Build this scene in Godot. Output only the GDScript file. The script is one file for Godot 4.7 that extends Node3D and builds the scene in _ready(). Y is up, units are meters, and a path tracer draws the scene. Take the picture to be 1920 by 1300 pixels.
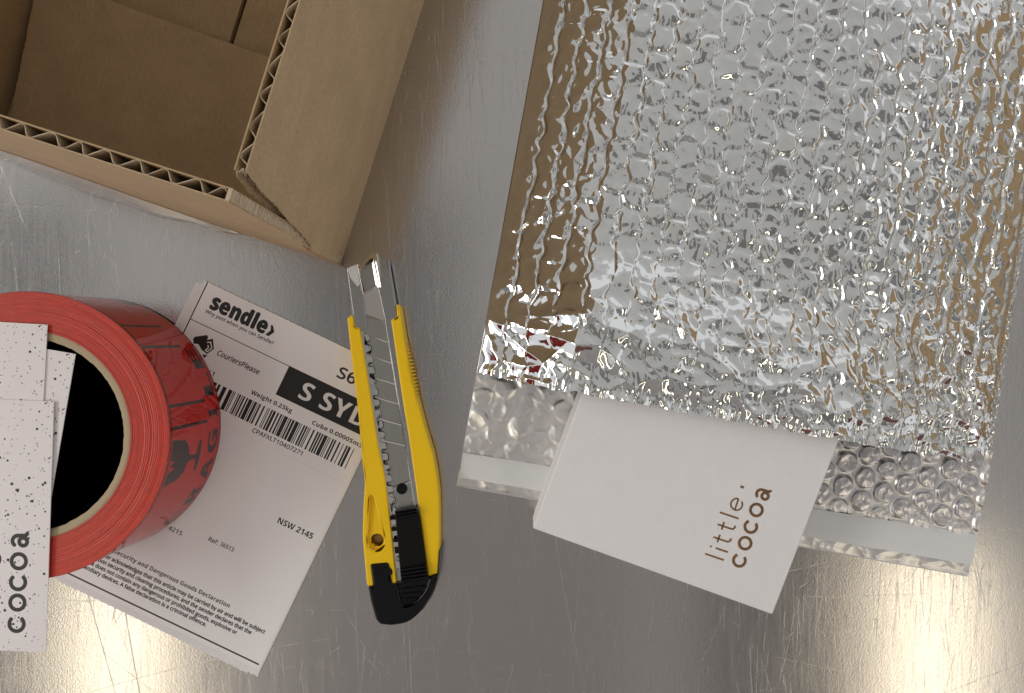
extends Node3D
# A packing bench seen from straight above. Sizes were measured off the photograph (4.07 px per mm on the bench).

const D := 0.340            # camera height above the bench, m
const F := 1384.0           # focal length in photograph pixels
var rng := RandomNumberGenerator.new()
var M := {}
var H := {}                 # shared helpers (noises)

# ---------------------------------------------------------------- placing
func P(px: float, py: float, h: float) -> Vector3:      # photo pixel seen at height h (mm) -> world
	var k := (D - h * 0.001) / F
	return Vector3((px - 960.0) * k, h * 0.001, (py - 650.0) * k)

func zp(pts: Array, ox: float, oy: float, s: float, h: float) -> PackedVector2Array:   # zoomed-crop coordinates -> ground plan at height h
	var o := PackedVector2Array()
	for p in pts:
		var w := P(ox + p[0] / s, oy + p[1] / s, h)
		o.append(Vector2(w.x, w.z))
	return o

func thing(called: String, label: String, category: String, at: Vector3, group := "") -> Node3D:
	var o := Node3D.new()
	o.name = called
	add_child(o, true)
	o.position = at
	o.set_meta("label", label)
	o.set_meta("category", category)
	if group:
		o.set_meta("group", group)
	return o

func structure(o: Node3D) -> Node3D:
	o.set_meta("kind", "structure")
	return o

# ---------------------------------------------------------------- materials
func lin(r: float, g: float, b: float) -> Color:
	return Color(r, g, b).linear_to_srgb()

func mat(c: Color, rough: float, metal := 0.0) -> StandardMaterial3D:
	var m := StandardMaterial3D.new()
	m.albedo_color = c
	m.roughness = rough
	m.metallic = metal
	return m

func tri(m: StandardMaterial3D, tile_mm: float) -> StandardMaterial3D:
	m.uv1_triplanar = true
	m.uv1_scale = Vector3.ONE * (1000.0 / tile_mm)
	return m

func tex(im: Image) -> ImageTexture:
	return ImageTexture.create_from_image(im)

# ---------------------------------------------------------------- mesh building
class MB:
	var v := PackedVector3Array()
	var n := PackedVector3Array()
	var t := PackedVector2Array()
	var i := PackedInt32Array()
	var org := Vector3.ZERO
	func vert(p: Vector3, nn: Vector3, uv := Vector2.ZERO) -> int:
		v.append(p - org)
		n.append(nn)
		t.append(uv)
		return v.size() - 1
	func face(a: int, b: int, c: int) -> void:     # front faces run clockwise
		var g := (v[b] - v[a]).cross(v[c] - v[a])
		if g.dot(n[a] + n[b] + n[c]) > 0.0:
			i.append_array([a, c, b])
		else:
			i.append_array([a, b, c])
	func quad(a: int, b: int, c: int, d: int) -> void:
		face(a, b, c)
		face(a, c, d)
	func flat(p: Array, nn: Vector3, uvs := []) -> void:      # convex polygon
		var k := []
		for q in p.size():
			k.append(vert(p[q], nn, uvs[q] if uvs.size() else Vector2.ZERO))
		for q in range(1, p.size() - 1):
			face(k[0], k[q], k[q + 1])
	func mesh() -> ArrayMesh:
		var a := []
		a.resize(Mesh.ARRAY_MAX)
		a[Mesh.ARRAY_VERTEX] = v
		a[Mesh.ARRAY_NORMAL] = n
		a[Mesh.ARRAY_TEX_UV] = t
		a[Mesh.ARRAY_INDEX] = i
		var m := ArrayMesh.new()
		m.add_surface_from_arrays(Mesh.PRIMITIVE_TRIANGLES, a)
		return m

func mb(o: Node3D) -> MB:
	var m := MB.new()
	var at := Vector3.ZERO
	var q: Node = o
	while q is Node3D and q != self:
		at += (q as Node3D).position
		q = q.get_parent()
	m.org = at
	return m

func put(called: String, m: MB, mt: Material, parent: Node3D) -> MeshInstance3D:
	var o := MeshInstance3D.new()
	o.mesh = m.mesh()
	o.material_override = mt
	o.name = called
	parent.add_child(o, true)
	return o

func ccw(p: PackedVector2Array) -> PackedVector2Array:
	var a := 0.0
	for k in p.size():
		a += p[k].cross(p[(k + 1) % p.size()])
	if a < 0.0:
		p.reverse()
	return p

func rounded(p: PackedVector2Array, r: float, n := 4) -> PackedVector2Array:
	var o := PackedVector2Array()
	for k in p.size():
		var a := p[(k + p.size() - 1) % p.size()]
		var b := p[k]
		var c := p[(k + 1) % p.size()]
		var d := minf(r, minf(a.distance_to(b), b.distance_to(c)) * 0.45)
		var s := b + (a - b).normalized() * d
		var e := b + (c - b).normalized() * d
		for j in n + 1:
			var u := float(j) / n
			o.append(s.lerp(b, u).lerp(b.lerp(e, u), u))
	return o

func smooth_path(p: PackedVector2Array, n: int, closed := false) -> PackedVector2Array:
	var o := PackedVector2Array()
	var c := p.size()
	for k in (c if closed else c - 1):
		var a := p[posmod(k - 1, c)] if closed or k > 0 else p[k]
		var d := p[(k + 2) % c] if closed or k + 2 < c else p[k + 1]
		for j in n:
			o.append(p[k].cubic_interpolate(p[(k + 1) % c], a, d, float(j) / n))
	if not closed:
		o.append(p[c - 1])
	return o

# An upright prism over a ground plan (x, z), edges rounded at the top (and bottom if low > 0). Frame "xf" maps (plan.x, height, plan.y).
func prism(m: MB, plan: PackedVector2Array, y0: float, y1: float, b := 0.0, xf := Transform3D.IDENTITY, steps := 3, bottom := false, hole := PackedVector2Array(), low := 0.0) -> void:
	plan = ccw(plan.duplicate())
	var c := plan.size()
	ring(m, plan, y0, y1, b, xf, steps, low)
	var inner := inset(plan, b)
	var cap := inner
	if hole.size():
		hole = ccw(hole.duplicate())
		hole.reverse()
		ring(m, hole, y0, y1, b, xf, steps, 0.0)
		var hi := inset(hole, b)
		var mid := Vector2.ZERO
		for q in hi:
			mid += q / hi.size()
		for sg in [-1.0, 1.0]:
			var half := PackedVector2Array([mid + Vector2(0, -9), mid + Vector2(9 * sg, -9), mid + Vector2(9 * sg, 9), mid + Vector2(0, 9)])
			for piece in Geometry2D.intersect_polygons(inner, half):
				for bit in Geometry2D.clip_polygons(piece, hi):
					sheet(m, bit, y1, xf, 1.0)
		return
	sheet(m, cap, y1, xf, 1.0)
	if bottom:
		sheet(m, inset(plan, low), y0, xf, -1.0)

func sheet(m: MB, p: PackedVector2Array, y: float, xf: Transform3D, up: float) -> void:
	var ix := Geometry2D.triangulate_polygon(p)
	var k := []
	for q in p:
		k.append(m.vert(xf * Vector3(q.x, y, q.y), (xf.basis * Vector3(0, up, 0)).normalized(), q))
	for q in range(0, ix.size(), 3):
		m.face(k[ix[q]], k[ix[q + 1]], k[ix[q + 2]])

func side(p: PackedVector2Array, q: int) -> Vector2:
	var e := (p[(q + 1) % p.size()] - p[q]).normalized()
	return Vector2(e.y, -e.x)

func inset(p: PackedVector2Array, b: float) -> PackedVector2Array:
	if b == 0.0:
		return p
	var o := PackedVector2Array()
	for q in p.size():
		var s := side(p, posmod(q - 1, p.size())) + side(p, q)
		o.append(p[q] - s * (b / maxf(0.35, s.length_squared() * 0.5)))
	return o

func ring(m: MB, p: PackedVector2Array, y0: float, y1: float, b: float, xf: Transform3D, steps: int, low: float) -> void:
	var c := p.size()
	var prof := []                       # [inset, y, sideways, up]
	if low > 0.0:
		for s in steps:
			var g := PI / 2 * (1.0 - float(s) / steps)
			prof.append([low * (1 - cos(g)), y0 + low * (1 - sin(g)), cos(g), -sin(g)])
	prof.append([0.0, y0 + low, 1.0, 0.0])
	if b > 0.0:
		for s in steps + 1:
			var g := PI / 2 * s / steps
			prof.append([b * (1 - cos(g)), y1 - b + b * sin(g), cos(g), sin(g)])
	else:
		prof.append([0.0, y1, 1.0, 0.0])
	var rings := []
	for r in prof:
		rings.append(inset(p, r[0]))
	for q in c:
		var w := (q + 1) % c
		var s := side(p, q)
		var sa := side(p, posmod(q - 1, c))
		var sb := side(p, w)
		var na := (s + sa).normalized() if s.dot(sa) > 0.75 else s
		var nb := (s + sb).normalized() if s.dot(sb) > 0.75 else s
		var pa := -1
		var pb := -1
		for k in prof.size():
			var r = prof[k]
			var a := m.vert(xf * Vector3(rings[k][q].x, r[1], rings[k][q].y), (xf.basis * Vector3(na.x * r[2], r[3], na.y * r[2])).normalized(), Vector2(rings[k][q].x, r[1]))
			var d := m.vert(xf * Vector3(rings[k][w].x, r[1], rings[k][w].y), (xf.basis * Vector3(nb.x * r[2], r[3], nb.y * r[2])).normalized(), Vector2(rings[k][w].x, r[1]))
			if k > 0:
				m.quad(pa, pb, d, a)
			pa = a
			pb = d

# A smooth grid of points; "pos" is a flat row-major array nu x nv.
func grid(m: MB, pos: PackedVector3Array, nu: int, nv: int, up: Vector3, uvs := PackedVector2Array()) -> void:
	var base := m.v.size()
	var nn := PackedVector3Array()
	nn.resize(pos.size())
	for y in nv:
		var r := y * nu
		var ra := (y - 1 if y > 0 else y) * nu
		var rb := (y + 1 if y < nv - 1 else y) * nu
		for x in nu:
			var du := pos[r + (x + 1 if x < nu - 1 else x)] - pos[r + (x - 1 if x > 0 else x)]
			var dv := pos[rb + x] - pos[ra + x]
			var k := du.cross(dv)
			if k.dot(up) < 0.0:
				k = -k
			nn[r + x] = k.normalized()
	var vs := PackedVector3Array()
	vs.resize(pos.size())
	for k in pos.size():
		vs[k] = pos[k] - m.org
	m.v.append_array(vs)
	m.n.append_array(nn)
	if uvs.size():
		m.t.append_array(uvs)
	else:
		var z := PackedVector2Array()
		z.resize(pos.size())
		m.t.append_array(z)
	var flip := (pos[1] - pos[0]).cross(pos[nu] - pos[0]).dot(nn[0]) > 0.0
	var ix := PackedInt32Array()
	ix.resize((nu - 1) * (nv - 1) * 6)
	var w := 0
	for y in nv - 1:
		for x in nu - 1:
			var a := base + y * nu + x
			var b := a + 1
			var c := a + nu
			var d := c + 1
			if flip:
				ix[w] = a; ix[w + 1] = c; ix[w + 2] = b; ix[w + 3] = b; ix[w + 4] = c; ix[w + 5] = d
			else:
				ix[w] = a; ix[w + 1] = b; ix[w + 2] = c; ix[w + 3] = b; ix[w + 4] = d; ix[w + 5] = c
			w += 6
	m.i.append_array(ix)

# ---------------------------------------------------------------- drawing print into textures
class Canvas:
	var w: int
	var h: int
	var k: float        # pixels per mm
	var d := PackedByteArray()
	func _init(wmm: float, hmm: float, per: float) -> void:
		k = per
		w = int(wmm * per / 2) * 2
		h = int(hmm * per / 2) * 2
		d.resize(w * h)
		d.fill(255)
	func tri(a: Vector2, b: Vector2, c: Vector2, val: int) -> void:
		a *= k; b *= k; c *= k
		for y in range(maxi(0, int(minf(a.y, minf(b.y, c.y)))), mini(h - 1, int(maxf(a.y, maxf(b.y, c.y)))) + 1):
			var lo := 1e9
			var hi := -1e9
			var yy := y + 0.5
			for e in [[a, b], [b, c], [c, a]]:
				var p: Vector2 = e[0]
				var q: Vector2 = e[1]
				if (p.y <= yy) != (q.y <= yy):
					var x := p.x + (q.x - p.x) * (yy - p.y) / (q.y - p.y)
					lo = minf(lo, x)
					hi = maxf(hi, x)
			for x in range(maxi(0, int(ceil(lo - 0.5))), mini(w - 1, int(floor(hi - 0.5))) + 1):
				d[y * w + x] = val
	func poly(p: PackedVector2Array, val: int) -> void:
		var ix := Geometry2D.triangulate_polygon(p)
		for q in range(0, ix.size(), 3):
			tri(p[ix[q]], p[ix[q + 1]], p[ix[q + 2]], val)
	func rect(x0: float, y0: float, x1: float, y1: float, val: int) -> void:
		tri(Vector2(x0, y0), Vector2(x1, y0), Vector2(x1, y1), val)
		tri(Vector2(x0, y0), Vector2(x1, y1), Vector2(x0, y1), val)
	func dot(c: Vector2, r: float, val: int) -> void:
		var p := PackedVector2Array()
		for q in 10:
			p.append(c + Vector2.from_angle(q * TAU / 10) * r)
		poly(p, val)
	func line(p: PackedVector2Array, width: float, val: int) -> void:
		for q in p.size() - 1:
			var e := (p[q + 1] - p[q]).normalized().orthogonal() * width / 2
			tri(p[q] + e, p[q + 1] + e, p[q + 1] - e, val)
			tri(p[q] + e, p[q + 1] - e, p[q] - e, val)
			if q > 0:
				dot(p[q], width / 2, val)
	func image() -> Image:
		var im := Image.create_from_data(w, h, false, Image.FORMAT_L8, d)
		im.shrink_x2()
		return im

var fonts := {}
func font(bold: bool) -> Font:
	if not fonts.has(bold):
		var f := SystemFont.new()
		f.font_names = PackedStringArray(["Droid Sans"])
		f.font_weight = 700 if bold else 400
		fonts[bold] = f
	return fonts[bold]

func letters(s: String, bold: bool) -> Array:       # [triangle corners with the baseline at 0 and capitals 1 high, least x, greatest x]
	var got := []
	for what in ["H", s]:
		var tm := TextMesh.new()
		tm.text = what
		tm.font = font(bold)
		tm.font_size = 96
		tm.pixel_size = 0.01
		tm.depth = 0.0
		tm.curve_step = 1.0
		tm.horizontal_alignment = HORIZONTAL_ALIGNMENT_LEFT
		got.append(tm.surface_get_arrays(0))
	var y0 := 1e9
	var y1 := -1e9
	for p in got[0][Mesh.ARRAY_VERTEX]:
		y0 = minf(y0, p.y)
		y1 = maxf(y1, p.y)
	var vs: PackedVector3Array = got[1][Mesh.ARRAY_VERTEX]
	var ix = got[1][Mesh.ARRAY_INDEX]
	var o := PackedVector2Array()
	var lo := 1e9
	var hi := -1e9
	for q in (ix.size() if ix != null and ix.size() else vs.size()):
		var p: Vector3 = vs[ix[q]] if ix != null and ix.size() else vs[q]
		o.append(Vector2(p.x, p.y - y0) / (y1 - y0))
		lo = minf(lo, o[o.size() - 1].x)
		hi = maxf(hi, o[o.size() - 1].x)
	return [o, lo, hi]

func write(cv: Canvas, s: String, x0: float, x1: float, base: float, cap: float, bold: bool, val := 25, slant := 0.0, fat := 0.0) -> void:
	var g := letters(s, bold)
	var o: PackedVector2Array = g[0]
	var k: float = (x1 - x0) / (g[2] - g[1])
	for sh in ([Vector2.ZERO] if fat == 0.0 else [Vector2(-fat, 0), Vector2(fat, 0), Vector2(0, fat), Vector2(0, -fat)]):
		for q in range(0, o.size(), 3):
			var t := []
			for j in 3:
				var p := o[q + j]
				t.append(Vector2(x0 + (p.x - g[1]) * k + slant * p.y * cap, base - p.y * cap) + sh)
			cv.tri(t[0], t[1], t[2], val)

# Round-drawn letters as strokes: x-height circle of radius 1 about the origin, baseline at y = -1.
func arc(c: Vector2, r: float, a0: float, a1: float, n := 20) -> PackedVector2Array:
	var o := PackedVector2Array()
	for k in n + 1:
		var a := deg_to_rad(lerpf(a0, a1, float(k) / n))
		o.append(c + Vector2(cos(a), sin(a)) * r)
	return o

func glyph(ch: String) -> Array:
	match ch:
		"o": return [arc(Vector2.ZERO, 0.84, 0, 360, 32)]
		"c": return [arc(Vector2.ZERO, 0.84, 38, 322, 26)]
		"e": return [arc(Vector2.ZERO, 0.84, 0, 318, 28), PackedVector2Array([Vector2(-0.84, 0), Vector2(0.84, 0)])]
		"a":
			var hook := arc(Vector2(-0.02, 0.22), 0.62, 150, 0, 14)
			hook.append_array(PackedVector2Array([Vector2(0.6, -0.6)]))
			hook.append_array(arc(Vector2(0.88, -0.6), 0.28, 180, 280, 6))
			return [hook, arc(Vector2(-0.12, -0.4), 0.46, 0, 360, 24)]
		"l": return [PackedVector2Array([Vector2(0, -1), Vector2(0, 1.75)])]
		"i": return [PackedVector2Array([Vector2(0, -1), Vector2(0, 0.85)]), PackedVector2Array([Vector2(-0.12, 1.6), Vector2(0.12, 1.6)])]
		"t":
			var s := PackedVector2Array([Vector2(0, 1.65), Vector2(0, -0.45)])
			s.append_array(arc(Vector2(0.42, -0.45), 0.42, 180, 300, 8))
			return [s, PackedVector2Array([Vector2(-0.55, 0.85), Vector2(0.62, 0.85)])]
		".": return [PackedVector2Array([Vector2(-0.17, 0.1), Vector2(0.17, 0.1)])]
	return []

# ---------------------------------------------------------------- the scene
func _ready() -> void:
	rng.seed = 20240611
	camera_and_light()
	make_materials()
	worktop()
	surroundings()
	cardboard_box()
	foil_mailer()
	gift_box()
	shipping_labels()
	tape_roll()
	speckled_cards()
	utility_knife()

func camera_and_light() -> void:
	var cam := Camera3D.new()
	cam.name = "camera"
	cam.position = Vector3(0, D, 0)
	cam.rotation = Vector3(-PI / 2, 0, 0)
	cam.fov = rad_to_deg(2.0 * atan(650.0 / F))
	cam.near = 0.01
	cam.far = 30.0
	add_child(cam)
	var e := Environment.new()
	e.background_mode = Environment.BG_COLOR
	e.background_color = lin(0.80, 0.792, 0.81)
	e.tonemap_mode = Environment.TONE_MAPPER_LINEAR
	e.tonemap_exposure = 1.0
	e.sdfgi_enabled = true
	e.ssao_enabled = true
	e.ssil_enabled = true
	var we := WorldEnvironment.new()
	we.name = "room_light"
	we.environment = e
	add_child(we)
	# two long warm ceiling lamps, one to each side of the bench
	for s in [-1, 1]:
		var a := AreaLight3D.new()
		a.name = "unseen_ceiling_light"
		a.area_size = Vector2(0.26, 1.6)
		a.light_energy = 0.33
		a.light_color = Color(1.0, 0.935, 0.81)
		a.shadow_enabled = true
		a.position = Vector3(1.14 if s < 0 else 1.20, 1.785, 1.37) * Vector3(s, 1, 1)
		a.rotation = Vector3(-PI / 2, 0, 0)
		add_child(a, true)
	# unseen wide neutral panel, out of view, placed to light the bench from the box side
	var w := AreaLight3D.new()
	w.name = "unseen_ceiling_light"
	w.area_size = Vector2(1.2, 2.4)
	w.light_energy = 5.6
	w.light_color = Color(1.0, 0.985, 0.96)
	w.shadow_enabled = true
	w.position = Vector3(-2.75, 1.725, -0.1)
	w.rotation = Vector3(-PI / 2, 0, 0)
	add_child(w, true)

func make_materials() -> void:
	# kraft board: fibres and flecks
	var kim := Image.create(512, 512, false, Image.FORMAT_RGB8)
	var nz := FastNoiseLite.new()
	nz.seed = 5
	nz.frequency = 0.008
	var nf := FastNoiseLite.new()
	nf.seed = 6
	nf.frequency = 0.12
	for y in 512:
		for x in 512:
			var a := 0.90 + 0.05 * nz.get_noise_2d(x, y) + 0.05 * nf.get_noise_2d(x, y * 0.35) + rng.randf_range(-0.02, 0.02)
			kim.set_pixel(x, y, Color(a, a, a))
	for q in 900:
		var x := rng.randi_range(4, 500)
		var y := rng.randi_range(4, 500)
		var dk := rng.randf_range(0.78, 0.95) if rng.randf() < 0.7 else 1.08
		var a := rng.randf() * TAU
		for s in rng.randi_range(1, 7):
			var xx := int(x + cos(a) * s)
			var yy := int(y + sin(a) * s)
			var c := kim.get_pixel(xx, yy) * dk
			kim.set_pixel(xx, yy, Color(minf(c.r, 1), minf(c.g, 1), minf(c.b, 1)))
	for q in 18:
		var x := rng.randi_range(4, 500)
		var y := rng.randi_range(4, 500)
		kim.fill_rect(Rect2i(x, y, 2, rng.randi_range(1, 3)), Color(0.5, 0.48, 0.45))
	var kt := tex(kim)
	M.kraft = tri(mat(lin(0.60, 0.43, 0.25), 0.85), 105.0)
	M.kraft.albedo_texture = kt
	M.kraft_inside = tri(mat(lin(0.58, 0.41, 0.23), 0.9), 105.0)
	M.kraft_inside.albedo_texture = kt
	M.kraft_edge = tri(mat(lin(0.74, 0.60, 0.42), 0.9), 30.0)
	M.kraft_edge.albedo_texture = kt
	M.flute = mat(lin(0.36, 0.25, 0.14), 0.9)
	M.clear_tape = mat(Color(0.93, 0.92, 0.90, 0.42), 0.12)
	M.clear_tape.transparency = BaseMaterial3D.TRANSPARENCY_ALPHA
	var pim := Image.create(256, 256, false, Image.FORMAT_RGB8)
	for y in 256:
		for x in 256:
			var a := 0.965 + 0.006 * nz.get_noise_2d(x * 2.0, y * 2.0) + rng.randf_range(-0.022, 0.022)
			pim.set_pixel(x, y, Color(a, a, a))
	var pt := tex(pim)
	M.foil = mat(lin(0.75, 0.765, 0.755), 0.075, 1.0)
	M.bubble = mat(lin(0.80, 0.79, 0.77), 0.36, 1.0)
	M.bubble_cap = mat(lin(0.62, 0.61, 0.63), 0.26, 0.85)
	M.silver_film = mat(lin(0.60, 0.61, 0.62), 0.5, 0.9)
	M.strip = mat(lin(0.74, 0.755, 0.75), 0.5)
	M.white_card = tri(mat(lin(0.88, 0.862, 0.868), 0.6), 60.0)
	M.white_card.albedo_texture = pt
	M.copper = mat(lin(0.54, 0.325, 0.175), 0.18, 1.0)
	M.paper = tri(mat(lin(0.85, 0.825, 0.825), 0.55), 60.0)
	M.paper.albedo_texture = pt
	M.yellow = mat(lin(0.90, 0.575, 0.0), 0.33)
	M.black_plastic = mat(lin(0.003, 0.003, 0.004), 0.16)
	M.black_plastic.metallic_specular = 0.4
	M.black_rough = mat(lin(0.006, 0.006, 0.006), 0.45)
	M.black_rough.metallic_specular = 0.25
	M.knife_steel = mat(lin(0.53, 0.53, 0.51), 0.22, 1.0)
	M.blade_steel = mat(lin(0.40, 0.395, 0.37), 0.33, 1.0)
	M.chrome = mat(lin(0.74, 0.71, 0.66), 0.1, 1.0)

func worktop() -> void:
	# brushed and scratched stainless sheet: 512 mm of it per texture
	var n := 2048
	var small := Image.create(1024, 40, false, Image.FORMAT_L8)
	for y in 40:
		for x in 1024:
			var g := clampf(0.5 + rng.randfn(0, 0.12), 0, 1)
			small.set_pixel(x, y, Color(g, g, g))
	small.resize(n, n, Image.INTERPOLATE_CUBIC)
	var grain := small.get_data()
	var mott := Image.create(1300, 1300, false, Image.FORMAT_L8)
	var mb8 := PackedByteArray()
	mb8.resize(1300 * 1300)
	for k in mb8.size():
		mb8[k] = rng.randi() & 255
	mott.set_data(1300, 1300, false, Image.FORMAT_L8, mb8)
	mott.resize(n, n, Image.INTERPOLATE_CUBIC)
	var mt := mott.get_data()
	var patch := FastNoiseLite.new()
	patch.seed = 31
	patch.frequency = 0.004
	var hgt := PackedByteArray()
	hgt.resize(n * n)
	var rgh := PackedByteArray()
	rgh.resize(n * n)
	for k in n * n:
		hgt[k] = 150 + ((grain[k] - 128) >> 4) + ((mt[k] - 128) >> 2)
		rgh[k] = 47 + ((grain[k] - 128) >> 3) + ((mt[k] - 128) >> 4)
	# scratches: [count, angle, spread, length, strength]
	var sets := [[3600, 90.0, 5.0, 150.0, 0.30], [1500, 90.0, 16.0, 120.0, 0.42], [420, 3.0, 7.0, 260.0, 0.26], [300, 35.0, 40.0, 110.0, 0.38], [60, 90.0, 7.0, 420.0, 0.8], [3000, 90.0, 35.0, 26.0, 0.35], [26, 165.0, 14.0, 700.0, 0.6]]
	for s in sets:
		for q in s[0]:
			var x := rng.randf() * n
			var y := rng.randf() * n
			if patch.get_noise_2d(x, y) < rng.randf_range(-0.5, 0.25):
				continue
			var a := deg_to_rad(s[1] + rng.randfn(0, s[2]))
			var ln := int(s[3] * rng.randf_range(0.25, 1.5))
			var st: float = s[4] * rng.randf_range(0.25, 1.0)
			var bend := rng.randfn(0, 0.0006)
			var wide := rng.randf() < 0.18
			for j in ln:
				var fade := st * minf(1.0, 4.0 * minf(j, ln - j) / ln) * (0.75 + 0.25 * sin(j * 0.13 + q))
				var k := posmod(int(y), n) * n + posmod(int(x), n)
				hgt[k] = maxi(0, hgt[k] - int(30 * fade))
				rgh[k] = mini(255, rgh[k] + int(130 * fade))
				if wide:
					var k2 := posmod(int(y), n) * n + posmod(int(x) + 1, n)
					hgt[k2] = maxi(0, hgt[k2] - int(18 * fade))
					rgh[k2] = mini(255, rgh[k2] + int(80 * fade))
				x += cos(a)
				y += sin(a)
				a += bend
	var him := Image.create_from_data(n, n, false, Image.FORMAT_L8, hgt)
	him.convert(Image.FORMAT_RGBA8)
	him.bump_map_to_normal_map(1.0)
	var rim := Image.create_from_data(n, n, false, Image.FORMAT_L8, rgh)
	var m := mat(lin(0.565, 0.55, 0.54), 1.0, 1.0)
	m.roughness_texture = tex(rim)
	m.normal_enabled = true
	m.normal_texture = tex(him)
	m.normal_scale = 0.22
	var o := structure(Node3D.new())
	o.name = "worktop"
	add_child(o)
	var b := MB.new()
	var X := 0.95
	var Z := 0.62
	var ps := [Vector3(-X, 0, -Z), Vector3(X, 0, -Z), Vector3(X, 0, Z), Vector3(-X, 0, Z)]
	var uv := []
	for p in ps:
		uv.append(Vector2(p.x, p.z) / 0.512 + Vector2(0.31, 0.47))
	b.flat(ps, Vector3.UP, uv)
	for q in 4:
		var p: Vector3 = ps[q]
		var r: Vector3 = ps[(q + 1) % 4]
		b.flat([p, r, r + Vector3.DOWN * 0.04, p + Vector3.DOWN * 0.04], ((p + r) / 2).normalized(), [Vector2.ZERO, Vector2(3, 0), Vector2(3, 0.1), Vector2(0, 0.1)])
	b.flat([ps[0] + Vector3.DOWN * 0.04, ps[1] + Vector3.DOWN * 0.04, ps[2] + Vector3.DOWN * 0.04, ps[3] + Vector3.DOWN * 0.04], Vector3.DOWN)
	put("steel_sheet", b, m, o)

func block(b: MB, lo: Vector3, hi: Vector3, bev := 0.0) -> void:
	prism(b, PackedVector2Array([Vector2(lo.x, lo.z), Vector2(hi.x, lo.z), Vector2(hi.x, hi.z), Vector2(lo.x, hi.z)]), lo.y, hi.y, bev, Transform3D.IDENTITY, 3, true)

func surroundings() -> void:
	# unseen surroundings shaped for what the shiny things mirror: a banded ceiling with two lamps, darker over the near side of the bench
	var b := MB.new()
	var light := mat(lin(0.90, 0.905, 0.89), 0.8)
	var dull := mat(lin(0.36, 0.36, 0.355), 0.8)
	var x := -3.0
	var k := 0
	for w in [1.15, 0.55, 0.62, 0.5, 0.75, 0.52, 0.6, 1.31]:
		b = MB.new()
		block(b, Vector3(x + 0.004, 1.9, -4.6), Vector3(x + w - 0.004, 2.0, -0.45))
		structure(put("unseen_ceiling", b, light, self))
		b = MB.new()
		block(b, Vector3(x + 0.004, 1.9, -0.44), Vector3(x + w - 0.004, 2.0, 3))
		structure(put("unseen_ceiling", b, dull if k % 2 == 1 else light, self))  # unseen ceiling, near strips alternately dull to band the foil reflections
		x += w
		k += 1
	b = MB.new()
	block(b, Vector3(-0.62, 1.55, 0.25), Vector3(0.30, 1.9, 2.8), 0.01)
	structure(put("unseen_overhead_block", b, mat(lin(0.62, 0.605, 0.59), 0.8), self))  # unseen block overhead, in place of a leaning person, darkens the steel reflection
	b = MB.new()
	block(b, Vector3(-1.1, -0.8, 1.9), Vector3(1.1, 1.1, 2.0))
	structure(put("unseen_maroon_panel", b, mat(lin(0.20, 0.085, 0.075), 0.7), self))  # unseen maroon panel, in place of clothing, mirrored by the foil folds
	b = MB.new()
	block(b, Vector3(-4, -1.0, -4), Vector3(4, -0.9, 4))
	structure(put("floor", b, mat(lin(0.55, 0.54, 0.53), 0.7), self))  # added to keep light from below off the ceiling
	for s in [-1, 1]:
		var t := thing("ceiling_lamp", "long warm ceiling lamp hung %s the bench" % ("above the cardboard box side of" if s < 0 else "above the foil mailer side of"), "lamp", Vector3((1.14 if s < 0 else 1.20) * s, 1.79, 1.37), "ceiling lamps above the bench")
		var f := mb(t)
		block(f, t.position + Vector3(-0.16, 0.012, -0.83), t.position + Vector3(0.16, 0.11, 0.83), 0.01)
		put("housing", f, mat(lin(0.7, 0.7, 0.68), 0.5), t)
		var g := mb(t)
		block(g, t.position + Vector3(-0.13, 0.0, -0.8), t.position + Vector3(0.13, 0.012, 0.8))
		var gm := mat(Color(1, 1, 1), 0.6)
		gm.emission_enabled = true
		gm.emission = Color(1.0, 0.935, 0.81)
		gm.emission_energy_multiplier = 0.6
		put("diffuser", g, gm, t)
	var wl := thing("unseen_light_panel", "unseen wide neutral light panel out of view beyond the cardboard box, placed to light the bench from that side", "lamp", Vector3(-2.75, 1.73, -0.1))  # out of view, placed so soft shadows fall away from the box side
	b = mb(wl)
	block(b, wl.position + Vector3(-0.64, 0.012, -1.24), wl.position + Vector3(0.64, 0.1, 1.24), 0.01)
	put("housing", b, mat(lin(0.7, 0.7, 0.68), 0.5), wl)
	b = mb(wl)
	block(b, wl.position + Vector3(-0.6, 0, -1.2), wl.position + Vector3(0.6, 0.012, 1.2))
	var pm := mat(Color(1, 1, 1), 0.6)
	pm.emission_enabled = true
	pm.emission = Color(1.0, 0.985, 0.96)
	pm.emission_energy_multiplier = 0.6
	put("diffuser", b, pm, wl)

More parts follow.
